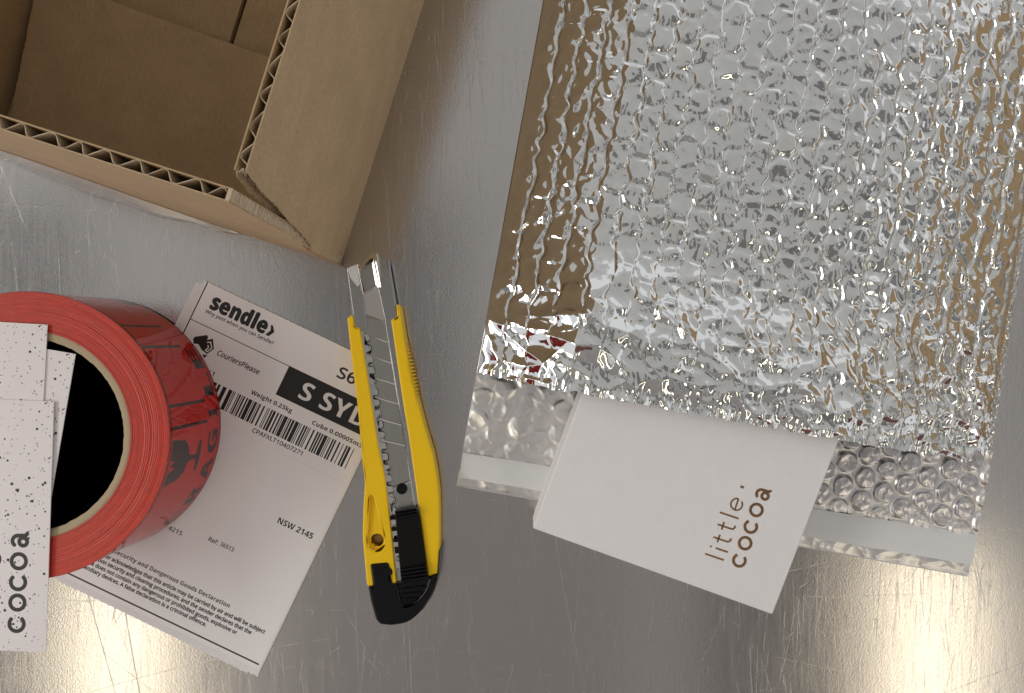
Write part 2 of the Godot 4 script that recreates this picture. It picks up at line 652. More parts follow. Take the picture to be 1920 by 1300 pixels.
# A board wall of fluted card: plan polygon in the wall's own plane (x along, y up), "o" its base corner, "ax" along, "out" outwards. Inside face lies 3.2 mm in.
func board(parent: Node3D, called: String, poly: PackedVector2Array, o: Vector3, ax: Vector3, up: Vector3, out: Vector3, from: float, to: float, top: float, inner := PackedVector2Array(), th := 0.0036) -> MeshInstance3D:
	var t := 0.00042
	var b := mb(parent)
	var xf := Transform3D(Basis(ax, -out, up), o)      # plan (x, up) with the prism's height running inwards
	prism(b, poly, 0.0, t, 0.0, xf, 1, true)
	var w := put(called, b, M.kraft, parent)
	var c := mb(w)
	prism(c, inner if inner.size() else poly, th - t, th, 0.0, xf, 1, true)
	put("inner_liner", c, M.kraft_inside, w)
	# the fluting between the two liners
	var f := mb(w)
	var per := 0.0086
	var half := th / 2 - t - 0.00012
	var count := int((to - from) / per * 14)
	var ph := rng.randf() * TAU
	for sgn in [-1.0, 1.0]:
		var pos := PackedVector3Array()
		for k in count + 1:
			var x := from + (to - from) * k / count
			var a := x / per * TAU + ph + 0.4 * sin(x * 310.0 + ph) + 0.25 * sin(x * 127.0)
			var s := clampf(1.25 * sin(a + 0.45 * sin(a)), -1.0, 1.0)
			var slope := clampf(cos(a), -1, 1)
			var off: Vector2 = Vector2(-slope, 1.0).normalized() * 0.00013 * sgn
			var depth := th / 2 + s * half
			var p: Vector3 = o + ax * (x + off.x) - out * (depth + off.y)
			for hh in [top - 0.0007 + 0.0005 * sin(a * 0.5) * sin(x * 83.0), 0.001]:
				pos.append(p + up * hh)
		grid(f, pos, 2, count + 1, -out * sgn)
	# rim of the paper
	for k in count:
		var q := []
		for kk in [k, k + 1]:
			var x: float = from + (to - from) * kk / count
			var a: float = x / per * TAU + ph + 0.4 * sin(x * 310.0 + ph) + 0.25 * sin(x * 127.0)
			var s := clampf(1.25 * sin(a + 0.45 * sin(a)), -1.0, 1.0)
			var off: Vector2 = Vector2(-clampf(cos(a), -1, 1), 1.0).normalized() * 0.00013
			for sg in ([1.0, -1.0] if kk == k else [-1.0, 1.0]):
				q.append(o + ax * (x + off.x * sg) - out * (th / 2 + s * half + off.y * sg) + up * (top - 0.0007 + 0.0005 * sin(a * 0.5) * sin(x * 83.0)))
		f.flat(q, up)
	put("fluting", f, M.kraft_edge, w)
	return w

func torn(pts: Array, amp: float, step := 0.0007) -> PackedVector2Array:     # a ragged line through the points (mm)
	var o := PackedVector2Array()
	for k in pts.size() - 1:
		var a := Vector2(pts[k][0], pts[k][1]) * 0.001
		var b := Vector2(pts[k + 1][0], pts[k + 1][1]) * 0.001
		var n := maxi(1, int(a.distance_to(b) / step))
		var e := (b - a).normalized().orthogonal()
		for j in n:
			o.append(a.lerp(b, float(j) / n) + e * (rng.randf_range(-amp, amp) if j > 0 or k > 0 else 0.0))
	o.append(Vector2(pts[-1][0], pts[-1][1]) * 0.001)
	return o

func cardboard_box() -> void:
	var c := P(638, 497, 0.0)
	var t := thing("cardboard_box", "open brown corrugated cardboard box with a torn corner and cut rim", "box", c)
	var e1 := Vector3(-0.953, 0, -0.303)       # along the near wall, away from the torn corner
	var e2 := Vector3(0.303, 0, -0.953)        # along the side wall next to the mailer
	var up := Vector3.UP
	var h := 0.131
	var L1 := 0.1685
	var L2 := 0.235
	# side wall by the knife and mailer; its corner is torn back
	var tear := torn([[0, 46], [2.6, 56], [4.6, 70], [6.4, 87], [8.6, 100], [10.0, 117], [12.8, 131]], 0.0004)
	var poly := PackedVector2Array([Vector2(0, 0)])
	poly.append_array(tear)
	poly.append_array(PackedVector2Array([Vector2(L2, h), Vector2(L2, 0)]))
	var tear2 := torn([[0, 46], [1.6, 56], [3.4, 70], [5.0, 87], [7.2, 100], [9.0, 117], [12.0, 131]], 0.0008)
	var poly2 := PackedVector2Array([Vector2(0, 0)])
	poly2.append_array(tear2)
	poly2.append_array(PackedVector2Array([Vector2(L2, h), Vector2(L2, 0)]))
	board(t, "side_panel", poly, c, e2, up, -e1, 0.0135, L2, h, poly2)
	# near wall, leaning in a little
	var lean := (up * 0.131 + e2 * 0.0028).normalized()
	var out := -(e2 - lean * e2.dot(lean)).normalized()
	tear = torn([[0.2, 0.2], [0.5, 40], [0.6, 70], [1.2, 100], [2.2, 131]], 0.0004)
	poly = PackedVector2Array()
	poly.append_array(tear)
	poly.append_array(PackedVector2Array([Vector2(L1, h), Vector2(L1, 0)]))
	board(t, "near_panel", poly, c, e1, lean, out, 0.004, L1, h, PackedVector2Array(), 0.0041)
	# ragged fibre edge between the two liners at the torn corner
	var fz := mb(t)
	for k in 150:
		var hh := 0.131 * k / 150.0
		var base := c + lean * hh + e1 * (0.0004 + 0.002 * hh / 0.131) 
		var w := rng.randf_range(0.0002, 0.0009)
		var a := base - out * 0.0004 - e1 * w
		var b2 := base - out * 0.0038 - e1 * rng.randf_range(0.0, 0.0007)
		var d := up * 0.0009
		fz.flat([a, b2, b2 + d, a + d * rng.randf_range(0.7, 1.1)], -e1)
		fz.flat([a + d, b2 + d, b2 + d + e1 * 0.0012, a + d + e1 * 0.0012], up)
	put("torn_edge", fz, M.kraft_edge, t)
	fz = mb(t)
	for k in 130:
		var hh := 0.048 + 0.083 * k / 130.0
		var back := lerpf(0.0, 0.0126, pow((hh - 0.046) / 0.085, 0.75)) 
		var base := c + up * hh + e2 * back + e1 * 0.0016
		for q in 2:
			var sp := Vector3(rng.randf_range(-1, 1), rng.randf_range(-0.3, 1), rng.randf_range(-1, 1)) * 0.0008
			var a := base + e1 * rng.randf_range(-0.0012, 0.0012)
			fz.flat([a, a + e2 * 0.0009 + up * 0.0002, a - e2 * rng.randf_range(0.0003, 0.0013) + sp], up)
	put("torn_edge", fz, M.kraft_edge, t)
	# the two walls that stand mostly beyond the picture
	var pl := PackedVector2Array([Vector2(0, 0), Vector2(0, h), Vector2(L2, h), Vector2(L2, 0)])
	board(t, "side_panel", pl, c + e1 * L1, e2, up, e1, 0.002, L2, h)
	pl = PackedVector2Array([Vector2(0.0036, 0), Vector2(0.0036, h), Vector2(L1 - 0.0036, h), Vector2(L1 - 0.0036, 0)])
	board(t, "far_panel", pl, c + e2 * L2, e1, up, e2, 0.004, L1 - 0.004, h)
	# bottom flaps: two outer ones that meet at a slit, then a short one from the near wall on top
	var xf := Transform3D(Basis(e1, up, e2), c)
	for s in [[0.004, 0.0765], [0.0783, L1 - 0.0036]]:
		var b := mb(t)
		prism(b, PackedVector2Array([Vector2(s[0], 0.0036), Vector2(s[1], 0.0036), Vector2(s[1], L2 - 0.0036), Vector2(s[0], L2 - 0.0036)]), 0.0006, 0.0034, 0.0005, xf, 2, true)
		put("bottom_flap", b, M.kraft_inside, t)
	var fl := PackedVector2Array([Vector2(0.0042, 0.0042), Vector2(0.0042, 0.0765)])
	fl.append_array(PackedVector2Array([Vector2(0.05, 0.0785), Vector2(0.09, 0.0795), Vector2(0.1615, 0.0822)]))
	fl.append_array(torn([[161.5, 80], [161.0, 60], [160.2, 40], [159.2, 20], [158.6, 4.2]], 0.0005, 0.0014))
	var b := mb(t)
	prism(b, fl, 0.0042, 0.0070, 0.0004, Transform3D(Basis(e1, (up - e2 * 0.10).normalized(), (e2 + up * 0.10).normalized()), c), 2, true)
	put("bottom_flap", b, M.kraft_inside, t)
	# clear packing tape that comes up from underneath and stands off the near wall
	var n := 60
	var pos := PackedVector3Array()
	for k in n + 1:
		var u := float(k) / n
		var x := lerpf(0.048, 0.164, u)
		var bulge := 0.0032 * sin(PI * clampf(u * 1.02, 0, 1)) + 0.0004 * sin(u * 23.0)
		var hh := lerpf(0.004, 0.050, smoothstep(0.0, 0.7, u))
		var p := c + e1 * x
		pos.append(p + up * hh + out * (0.0004 - hh * 0.02))
		pos.append(p + up * hh * 0.66 + out * (0.0005 + bulge * 0.35))
		pos.append(p + up * hh * 0.34 + out * (0.0006 + bulge * 0.8))
		pos.append(p + up * 0.0012 + out * (0.0007 + bulge * 1.15))
		pos.append(p + up * 0.0005 + out * (0.0003 + bulge * 0.7))
	b = mb(t)
	grid(b, pos, 5, n + 1, out)
	put("packing_tape", b, M.clear_tape, t)
	# a second closed carton out of the frame beyond the mailer; unseen, placed to brown the foil reflections
	var c2 := Vector3(0.35, 0, 0.06)
	var t2 := thing("unseen_carton", "unseen closed brown carton out of view beyond the foil mailer, placed for brown reflections in the foil", "box", c2)
	var a1 := Vector3(0.19, 0, -0.98).normalized()
	var a2 := Vector3(0.98, 0, 0.19).normalized()
	var x2 := Transform3D(Basis(a2, up, a1), c2)
	b = mb(t2)
	prism(b, PackedVector2Array([Vector2(0, 0), Vector2(0.22, 0), Vector2(0.22, 0.40), Vector2(0, 0.40)]), 0.0, 0.11, 0.001, x2, 2, true)
	put("carton_body", b, M.kraft, t2)
	for s in [[0.0005, 0.1093], [0.1107, 0.2195]]:
		b = mb(t2)
		prism(b, PackedVector2Array([Vector2(s[0], 0.0005), Vector2(s[1], 0.0005), Vector2(s[1], 0.3995), Vector2(s[0], 0.3995)]), 0.1102, 0.1135, 0.0008, x2, 2, true)
		put("top_flap", b, M.kraft, t2)

# ---------------------------------------------------------------- foil mailer
var mo: Vector3            # opening edge, end nearest the knife
var mu: Vector3            # along the opening edge
var mv: Vector3            # up into the mailer
const MW := 239.5          # mm
const ML := 232.0

func mailer_frame() -> void:
	mo = P(893, 697, 2.0)
	mo.y = 0.0
	var e := P(1868, 872, 2.0)
	e.y = 0.0
	mu = (e - mo).normalized()
	mv = Vector3(mu.z, 0, -mu.x)
	var n := {"ridge": [11, 0.048, 2], "fine": [12, 0.17, 2], "big": [13, 0.026, 2], "wob": [14, 0.07, 1], "cell": [15, 0.10, 1], "edge": [16, 0.12, 2], "crease": [17, 0.10, 1]}
	for k in n:
		var f := FastNoiseLite.new()
		f.seed = n[k][0]
		f.frequency = n[k][1]
		f.noise_type = FastNoiseLite.TYPE_SIMPLEX_SMOOTH
		f.fractal_type = FastNoiseLite.FRACTAL_RIDGED if k in ["ridge", "fine", "big", "crease"] else FastNoiseLite.FRACTAL_FBM
		f.fractal_octaves = n[k][2]
		if k == "cell":
			f.noise_type = FastNoiseLite.TYPE_CELLULAR
			f.cellular_return_type = FastNoiseLite.RETURN_DISTANCE2_SUB
			f.fractal_type = FastNoiseLite.FRACTAL_NONE
			f.domain_warp_enabled = true
			f.domain_warp_amplitude = 6.0
			f.domain_warp_frequency = 0.05
		H[k] = f

func hash2(i: int, j: int) -> float:
	var x := sin(i * 127.1 + j * 311.7) * 43758.5453
	return x - floor(x)

var g_o: Vector3
var g_u: Vector3
var g_v: Vector3
const GW := 108.3
const GIN := 88.0

func gift_frame() -> void:
	g_o = P(1001, 987, 27.0)
	g_o.y = 0.0
	var e := P(1449, 1156, 27.0)
	e.y = 0.0
	var a := (e - g_o).normalized()
	g_u = a.rotated(Vector3.UP, deg_to_rad(0.9))
	g_v = Vector3(g_u.z, 0, -g_u.x)

func mailer_width(v: float) -> float:
	return MW - 0.022 * maxf(v, 0.0)

func foil_h(u: float, v: float, w: float, x: Vector3) -> float:
	var el := u
	var er := w - u
	var a := clampf(el / 78.0, 0, 1)
	var b := clampf((er - 4.0) / 112.0, 0, 1)
	var puff := minf(24.0 * (1 - (1 - a) * (1 - a)), 19.0 * (1 - (1 - b) * (1 - b)))
	puff *= 0.30 + 0.70 * smoothstep(-6.0, 40.0, v)
	puff *= 1.0 - 0.9 * smoothstep(ML - 45, ML, v)
	# the gift box inside lifts the foil
	var q := (x - g_o) * 1000.0
	var gx := q.dot(g_u)
	var gy := q.dot(g_v)
	var sx := maxf(-gx, gx - GW)
	var sy := gy - GIN
	var dx := maxf(sx, 0.0)
	var dy := maxf(sy, 0.0)
	var dist := sqrt(dx * dx + dy * dy) + minf(maxf(sx, sy), 0.0)
	var lid := 27.3 + minf(gy, 125.0) * 0.045
	var lift := (lid + 3.0) * (1.0 - smoothstep(-8.0, 84.0, dist)) * clampf((minf(el, er) + 4.0) / 44.0, 0.0, 1.0) + 4.0 * smoothstep(0.0, 46.0, -dist)
	var base := (puff + lift + sqrt((puff - lift) * (puff - lift) + 30.0)) * 0.5 - 1.6
	base = maxf(base, 9.0 * (1.0 - smoothstep(14.0, 70.0, v)) * (1.0 - smoothstep(10.0, 60.0, u)) + base * (1.0 - 0.30 * (1.0 - smoothstep(14.0, 70.0, v)) * (1.0 - smoothstep(0.0, 34.0, u))))
	var on_box := 1.0 - smoothstep(0.0, 10.0, dist)
	# bubbles underneath print through
	var col := 10.05
	var wx: float = u + 0.9 * H.edge.get_noise_2d(u * 0.5 + 7, v * 0.5)
	var wy: float = v + 0.9 * H.edge.get_noise_2d(u * 0.5, v * 0.5 + 60)
	var i0 := int(floor(wx / col))
	var n1 := 1e9
	var n2 := 1e9
	var du := 0.0
	var dv := 0.0
	var r1 := 0.0
	var r2 := 0.0
	for i in [i0 - 1, i0, i0 + 1]:
		var off := 0.5 * (int(i) & 1)
		var j0 := int(floor(wy / 11.6 - off))
		for j in [j0, j0 + 1]:
			var h1 := hash2(i, j)
			var h2 := hash2(i + 57, j + 13)
			var ex: float = wx - (i + 0.5 + 0.10 * (h2 - 0.5)) * col
			var ey: float = wy - (j + off + 0.14 * (h1 - 0.5)) * 11.6
			var rr := sqrt(ex * ex + ey * ey)
			if rr < n1:
				n2 = n1
				n1 = rr
				du = ex
				dv = ey
				r1 = h1
				r2 = h2
			elif rr < n2:
				n2 = rr
	var edge_d := (n2 - n1) * 0.5
	var win := smoothstep(0.0, 1.9, edge_d)
	var bub := (0.30 + 0.45 * r1) * win * (1.0 - 0.012 * n1 * n1) + win * (du * (r1 - 0.5) + dv * (r2 - 0.5)) * 0.11
	var low := smoothstep(14.0, 48.0, v)
	bub *= 0.25 + 0.75 * low
	# grooves between the columns of bubbles
	var gu: float = u / col + 0.17 * H.wob.get_noise_2d(u * 0.4 + 90, v * 1.5)
	var gd: float = (gu - round(gu)) * col
	var deep := 0.40 + 0.75 * smoothstep(95.0, 215.0, u) + 0.35 * (1.0 - smoothstep(20.0, 70.0, u))
	var groove := -deep * exp(-gd * gd / 0.42) * (0.35 + 0.65 * low)
	# crumples
	var cr: float = H.ridge.get_noise_2d(u, v)
	var fi: float = H.fine.get_noise_2d(u + 40, v * 0.8)
	var big: float = H.big.get_noise_2d(u * 0.8, v * 1.4 + 20)
	var ce: float = H.cell.get_noise_2d(u, v)
	var c2: float = H.crease.get_noise_2d(u + 0.15 * v, v * 0.8)
	var mess := 0.42 + (0.30 + 0.25 * smoothstep(40.0, 90.0, u)) * (1.0 - smoothstep(10.0, 80.0, v)) + 0.30 * smoothstep(150.0, 230.0, u) + 0.15 * (1.0 - smoothstep(20.0, 70.0, u)) * smoothstep(30.0, 60.0, v)
	mess *= 1.0 - 0.15 * on_box
	mess *= 1.0 - 0.5 * (1.0 - smoothstep(40.0, 75.0, u)) * (1.0 - smoothstep(45.0, 80.0, v))
	var wr := mess * (1.1 * cr + (0.20 + 0.48 * low) * c2 + (0.10 + 0.26 * low) * ce + 0.04 * fi) + (1.0 - smoothstep(20.0, 85.0, v)) * (2.6 - 0.5 * on_box) * big
	# pleats running in from the opening beside the box
	var pl := smoothstep(146.0, 176.0, u) * (1.0 - smoothstep(14.0, 62.0, v))
	var s: float = absf(fposmod(u / 8.6 + 0.35 * H.wob.get_noise_2d(u, v * 0.35) + 0.012 * v, 1.0) - 0.5) * 2.0
	wr += pl * (2.6 * (s - 0.5) + 0.8 * cr)
	# the opening edge is puckered
	var ed := exp(-v * v / 30.0)
	wr += ed * 1.1 * H.edge.get_noise_2d(u * 1.6, v * 0.5)
	var fade := smoothstep(0.0, 9.0, el) * smoothstep(2.5, 10.0, er)
	var hgt: float = 1.2 + base + (bub + groove + wr) * fade
	if er < 5.0:
		hgt = lerpf(0.9, hgt, smoothstep(2.0, 5.0, er)) + 0.35 * H.fine.get_noise_2d(u * 3.0, v)
	if dist < 8.0:
		var over := lid + 1.2 + 0.85 * (wr + bub + groove) - 0.5 * maxf(dist, 0.0)
		hgt = (hgt + over + sqrt((hgt - over) * (hgt - over) + 9.0)) * 0.5 - 0.6
		if dist < 1.5:
			hgt = maxf(hgt, lid + 0.7)
	if el < 0.3:
		hgt = 0.7
	return maxf(hgt, 0.55)

func foil_mailer() -> void:
	gift_frame()
	mailer_frame()
	var t := thing("bubble_mailer", "crumpled silver foil bubble mailer with its flap open under the white box", "mailer", mo)
	# front sheet of foil
	var nu := 560
	var nv := 545
	var pos := PackedVector3Array()
	pos.resize(nu * nv)
	for y in nv:
		var vv := ML * y / (nv - 1)
		var w := mailer_width(vv)
		var near := exp(-vv * vv / 40.0)
		for x in nu:
			var u := w * x / (nu - 1)
			var v: float = vv + near * (0.7 * H.edge.get_noise_2d(u * 2.2, 0.0) + 0.5 * H.wob.get_noise_2d(u, 50.0))
			var p: Vector3 = mo + mu * u * 0.001 + mv * v * 0.001
			p.y = foil_h(u, v, w, p) * 0.001
			pos[y * nu + x] = p
	var b := mb(t)
	grid(b, pos, nu, nv, Vector3.UP)
	put("foil_front", b, M.foil, t)
	# back sheet, on the bench, with the flap as its end
	b = mb(t)
	var back := PackedVector2Array()
	for p in [[0, -53.6], [MW - 0.4, -53.0], [MW, 0], [mailer_width(ML), ML], [0, ML]]:
		var q: Vector3 = mo + mu * p[0] * 0.001 + mv * p[1] * 0.001 
		back.append(Vector2(q.x, q.z))
	prism(b, back, 0.0002, 0.0005, 0.0, Transform3D.IDENTITY, 1, true)
	put("foil_back", b, M.silver_film, t)
	# inside of the flap: bubble film
	nu = 520
	nv = 120
	pos = PackedVector3Array()
	pos.resize(nu * nv)
	for y in nv:
		var v := lerpf(-52.6, 6.0, float(y) / (nv - 1))
		for x in nu:
			var u := (MW - 0.6) * x / (nu - 1) + 0.3
			var p: Vector3 = mo + mu * u * 0.001 + mv * v * 0.001
			p.y = flap_h(u, v) * 0.001
			pos[y * nu + x] = p
	b = mb(t)
	grid(b, pos, nu, nv, Vector3.UP)
	var film := put("bubble_film", b, M.bubble, t)
	# each bubble of the flap beside the box: a low crinkled drum of its own
	var caps := []
	for k in 5:
		var cb := MB.new()
		var cp := PackedVector3Array()
		for y in 10:
			for x in 29:
				var a := TAU * x / 28.0
				var f: float = [0.05, 0.25, 0.5, 0.72, 0.86, 0.93, 0.97, 1.0, 1.02, 1.03][y]
				var z: float = [1.05, 1.05, 1.05, 1.05, 1.02, 0.98, 0.85, 0.6, 0.2, -0.8][y]
				var rr := 4.5 * f * (1.0 + 0.05 * sin(a * 3 + k) + 0.04 * sin(a * 5 + 2 * k))
				z += (0.20 * H.ridge.get_noise_2d(cos(a) * rr * 2.2 + 50 * k, sin(a) * rr * 2.2) + 0.03 * sin(rr * 1.7 + a + k)) * (1.0 if y < 6 else 0.0)
				cp.append(Vector3(cos(a) * rr, z, sin(a) * rr) * 0.001)
		grid(cb, cp, 29, 10, Vector3.UP)
		caps.append(cb.mesh())
	var rr2 := 10.9
	for i in range(12, 26):
		for j in range(-4, 1):
			var cu := (i + 0.5) * rr2 * 0.866
			var cv: float = (j + 0.5 * (i & 1)) * rr2
			if cv < lerpf(-37.6, -33.0, cu / MW) + 4.9 or cv > 3.0 or cu > MW - 3.0 or cu < 132.0:
				continue
			var o := MeshInstance3D.new()
			o.mesh = caps[rng.randi() % 5]
			o.material_override = M.bubble_cap
			o.name = "bubble"
			o.position = mu * cu * 0.001 + mv * (cv + rng.randf_range(-0.4, 0.4)) * 0.001 + Vector3.UP * 0.0021
			o.rotation.y = rng.randf() * TAU
			film.add_child(o, true)
	# white self-seal strip
	nu = 120
	pos = PackedVector3Array()
	for y in 7:
		for x in nu:
			var u := (MW - 1.2) * x / (nu - 1) + 0.6
			var fx := float(x) / (nu - 1)
			var v := lerpf(lerpf(-49.0, -47.2, fx), lerpf(-37.6, -33.0, fx), y / 6.0)
			var p: Vector3 = mo + mu * u * 0.001 + mv * v * 0.001
			p.y = (2.15 + 0.45 * H.wob.get_noise_2d(u * 0.35, v * 0.6) + 0.15 * sin(u * 0.19) - (0.5 if y == 0 or y == 6 else 0.0)) * 0.001
			pos.append(p)
	b = mb(t)
	grid(b, pos, nu, 7, Vector3.UP)
	put("adhesive_strip", b, M.strip, t)

func flap_h(u: float, v: float) -> float:
	var rr := 10.9
	var i := int(floor(u / (rr * 0.866)))
	var best := 0.0
	for k in [i - 1, i, i + 1]:
		var cu: float = (k + 0.5) * rr * 0.866
		var off: float = 0.5 * (k & 1)
		var j := int(round(v / rr - off))
		var du: float = u - cu
		var dv: float = v - (j + off) * rr
		var r := sqrt(du * du + dv * dv)
		var h1 := hash2(k + 7, j + 3)
		var top := 1.0 - smoothstep(3.4, 5.3, r + 0.5 * H.wob.get_noise_2d(u * 2.0, v * 2.0))
		var dent: float = 0.22 * H.ridge.get_noise_2d(u * 3.1 + 9 * h1, v * 3.1) * (1.0 - smoothstep(2.0, 4.6, r))
		best = maxf(best, top * (0.8 + 0.35 * h1) + dent)
	var flat_left := 1.0 - smoothstep(50.0, 110.0, u)
	var hgt: float = 1.0 + best * lerpf(1.5, 0.28, flat_left) + 0.22 * H.ridge.get_noise_2d(u * 1.5, v * 1.5 + 30) + flat_left * 0.8 * H.big.get_noise_2d(u * 1.6, v * 1.6)
	# pressed flat below the strip
	var strip := 1.0 - smoothstep(-37.0, -31.0, v)
	hgt = lerpf(hgt, 0.95 + 0.45 * H.ridge.get_noise_2d(u * 1.3, v * 1.3), strip)
	return lerpf(0.6, hgt, smoothstep(-52.8, -51.0, v)) if v < -50.0 else hgt

func gift_box() -> void:
	var th := deg_to_rad(2.6)
	var up := (Vector3.UP - g_v * tan(th)).normalized()
	var vv := (g_v + Vector3.UP * tan(th)).normalized()
	var t := thing("gift_box", "plain white gift box with copper lettering poking out of the foil mailer", "box", g_o + Vector3.UP * 0.0)
	var xf := Transform3D(Basis(g_u, up, vv), g_o)
	var W := GW * 0.001
	var Lg := 0.0875
	var b := mb(t)
	prism(b, rounded(PackedVector2Array([Vector2(0.0007, 0.0007), Vector2(W - 0.0007, 0.0007), Vector2(W - 0.0007, Lg), Vector2(0.0007, Lg)]), 0.0006, 2), 0.0008, 0.012, 0.0, xf, 2, true)
	put("box_base", b, M.white_card, t)
	b = mb(t)
	prism(b, rounded(PackedVector2Array([Vector2(0, 0), Vector2(W, 0), Vector2(W, Lg), Vector2(0, Lg)]), 0.0008, 3), 0.0105, 0.0265, 0.0007, xf, 3, true)
	put("lid", b, M.white_card, t)
	# copper foil lettering; letter centres read off the photograph
	var top := 26.5
	var rd := Vector2(0.3196, -0.9475)
	var ud := Vector2(-0.9475, -0.3196)
	var word1 := [["c", 610, 1030, 82, 33], ["o", 677, 830, 82, 33], ["c", 743, 637, 82, 33], ["o", 808, 443, 82, 33], ["a", 880, 262, 84, 33]]
	var word2 := [["l", 352, 1000, 84, 21], ["i", 400, 908, 80, 21], ["t", 432, 800, 80, 21], ["t", 482, 652, 80, 21], ["l", 522, 517, 84, 21], ["e", 578, 378, 80, 19], [".", 650, 178, 80, 40]]
	for w in [word2, word1]:
		b = mb(t)
		for g in w:
			for s in glyph(g[0]):
				var pts := PackedVector2Array()
				for p in s:
					var z: Vector2 = Vector2(g[1], g[2]) + (rd * p.x + ud * p.y) * g[3]
					var q := P(1290 + z.x / 6.19, 880 + z.y / 6.19, top + 2.4) - g_o
					q = P(1290 + z.x / 6.19, 880 + z.y / 6.19, top + 0.2 + q.dot(g_v) * 45.0) - g_o
					pts.append(Vector2(q.dot(g_u), q.dot(g_v)))
				stroke(b, pts, g[4] / 6.19 * (D - 0.0265) / F, 0.02645, 0.02660, xf)
		put("lettering", b, M.copper, t)

# A stroke of lettering: a ribbon with a little height.
func stroke(b: MB, p: PackedVector2Array, width: float, y0: float, y1: float, xf: Transform3D) -> void:
	var closed := p[0].distance_to(p[p.size() - 1]) < width * 0.05
	var l := PackedVector2Array()
	var r := PackedVector2Array()
	var n := p.size()
	for k in n:
		var a := p[posmod(k - 1, n - 1)] if closed else p[maxi(k - 1, 0)]
		var c := p[(k + 1) % (n - 1)] if closed else p[mini(k + 1, n - 1)]
		var e := (c - a).normalized().orthogonal() * width / 2
		l.append(p[k] + e)
		r.append(p[k] - e)
	var at := func(q: Vector2, y: float) -> Vector3: return xf * Vector3(q.x, y, q.y)
	var up := xf.basis.y.normalized()
	for k in n - 1:
		b.flat([at.call(l[k], y1), at.call(l[k + 1], y1), at.call(r[k + 1], y1), at.call(r[k], y1)], up)
		for sd in [[l, 1.0], [r, -1.0]]:
			var e: Vector2 = (p[k + 1] - p[k]).normalized().orthogonal() * sd[1]
			b.flat([at.call(sd[0][k], y0), at.call(sd[0][k + 1], y0), at.call(sd[0][k + 1], y1), at.call(sd[0][k], y1)], (xf.basis * Vector3(e.x, 0, e.y)).normalized())

# ---------------------------------------------------------------- shipping labels
func ragged(x0: float, y0: float, x1: float, y1: float) -> PackedVector2Array:
	# a sheet (mm) with straight long sides and torn perforations at its two ends
	var o := PackedVector2Array()
	var n := int((x1 - x0) / 0.6)
	for k in n + 1:
		o.append(Vector2(lerpf(x0, x1, float(k) / n), y0 + absf(sin(k * 0.62)) * 0.35 + rng.randf_range(0, 0.15)))
	for k in n + 1:
		o.append(Vector2(lerpf(x1, x0, float(k) / n), y1 - absf(sin(k * 0.55)) * 0.45 - rng.randf_range(0, 0.2)))
	return o

func shipping_labels() -> void:
	var o := P(383, 527, 1.2)
	var r := Vector3(0.902, 0, 0.432)
	var d := Vector3(-0.432, 0, 0.902)
	o.y = 0.0
	var mm := 0.001 * (4.12 * (D - 0.0012) / F) * 1000.0    # one measured label millimetre in metres
	var cv := Canvas.new(100, 150, 24)
	label_print(cv)
	var im := cv.image()
	var lm := mat(lin(0.85, 0.825, 0.825), 0.5)
	lm.albedo_texture = tex(im)
	var lay := [[1, "label_sheet", "blank backing sheet showing along the bottom edge of the printed address label", 0.0, [-0.6, 0.4, 99.6, 152.6], 0.0],
		[2, "label_sheet", "lowest label sheet with rounded corners sticking out beyond the address label", 0.9, [-3.4, 1.6, 97.0, 152.0], 0.0]]
	for q in [1, 0]:
		var s = lay[q]
		var y0 := 0.00012 if q == 1 else 0.00050
		var t := thing(s[1], s[2], "label sheet", o + Vector3.UP * y0, "label sheets under the printed address label")
		var rot := deg_to_rad(-s[3])
		var xf := Transform3D(Basis(r.rotated(Vector3.UP, rot) * mm, Vector3.UP, d.rotated(Vector3.UP, rot) * mm), o)
		var b := mb(t)
		prism(b, ragged(s[4][0], s[4][1], s[4][2], s[4][3]), y0, y0 + 0.00032, 0.0, xf, 1, true)
		put("backing_paper", b, M.paper, t)
		if q == 1:
			b = mb(t)
			prism(b, rounded(PackedVector2Array([Vector2(-2.6, 3.4), Vector2(96.4, 3.4), Vector2(96.4, 151), Vector2(-2.6, 151)]), 1.8, 5), y0 + 0.00032, y0 + 0.00037, 0.0, xf, 1)
			put("blank_label", b, M.paper, t)
	var t := thing("shipping_label", "printed address label with barcode lying under the tape roll and knife", "label", o + Vector3.UP * 0.00086)
	var b := mb(t)
	var xf := Transform3D(Basis(r * mm, Vector3.UP, d * mm), o)
	prism(b, ragged(-0.2, -0.5, 99.4, 150.9), 0.00086, 0.00102, 0.0, xf, 1, true)
	put("backing_paper", b, M.paper, t)
	b = mb(t)
	# the printed face, slightly wavy
	var nu := 40
	var nv := 60
	var pos := PackedVector3Array()
	var uvs := PackedVector2Array()
	var face := rounded(PackedVector2Array([Vector2(0.8, -0.2), Vector2(98.6, -0.2), Vector2(98.6, 149.2), Vector2(0.8, 149.2)]), 1.6, 5)
	var k := []
	var ix := Geometry2D.triangulate_polygon(face)
	for p in face:
		k.append(b.vert(xf * Vector3(p.x, 0.00110, p.y), Vector3.UP, Vector2(p.x / 100.0, p.y / 150.0)))
	for q in range(0, ix.size(), 3):
		b.face(k[ix[q]], k[ix[q + 1]], k[ix[q + 2]])
	ring(b, ccw(face), 0.00103, 0.00110, 0.0, xf, 1, 0.0)
	put("printed_face", b, lm, t)

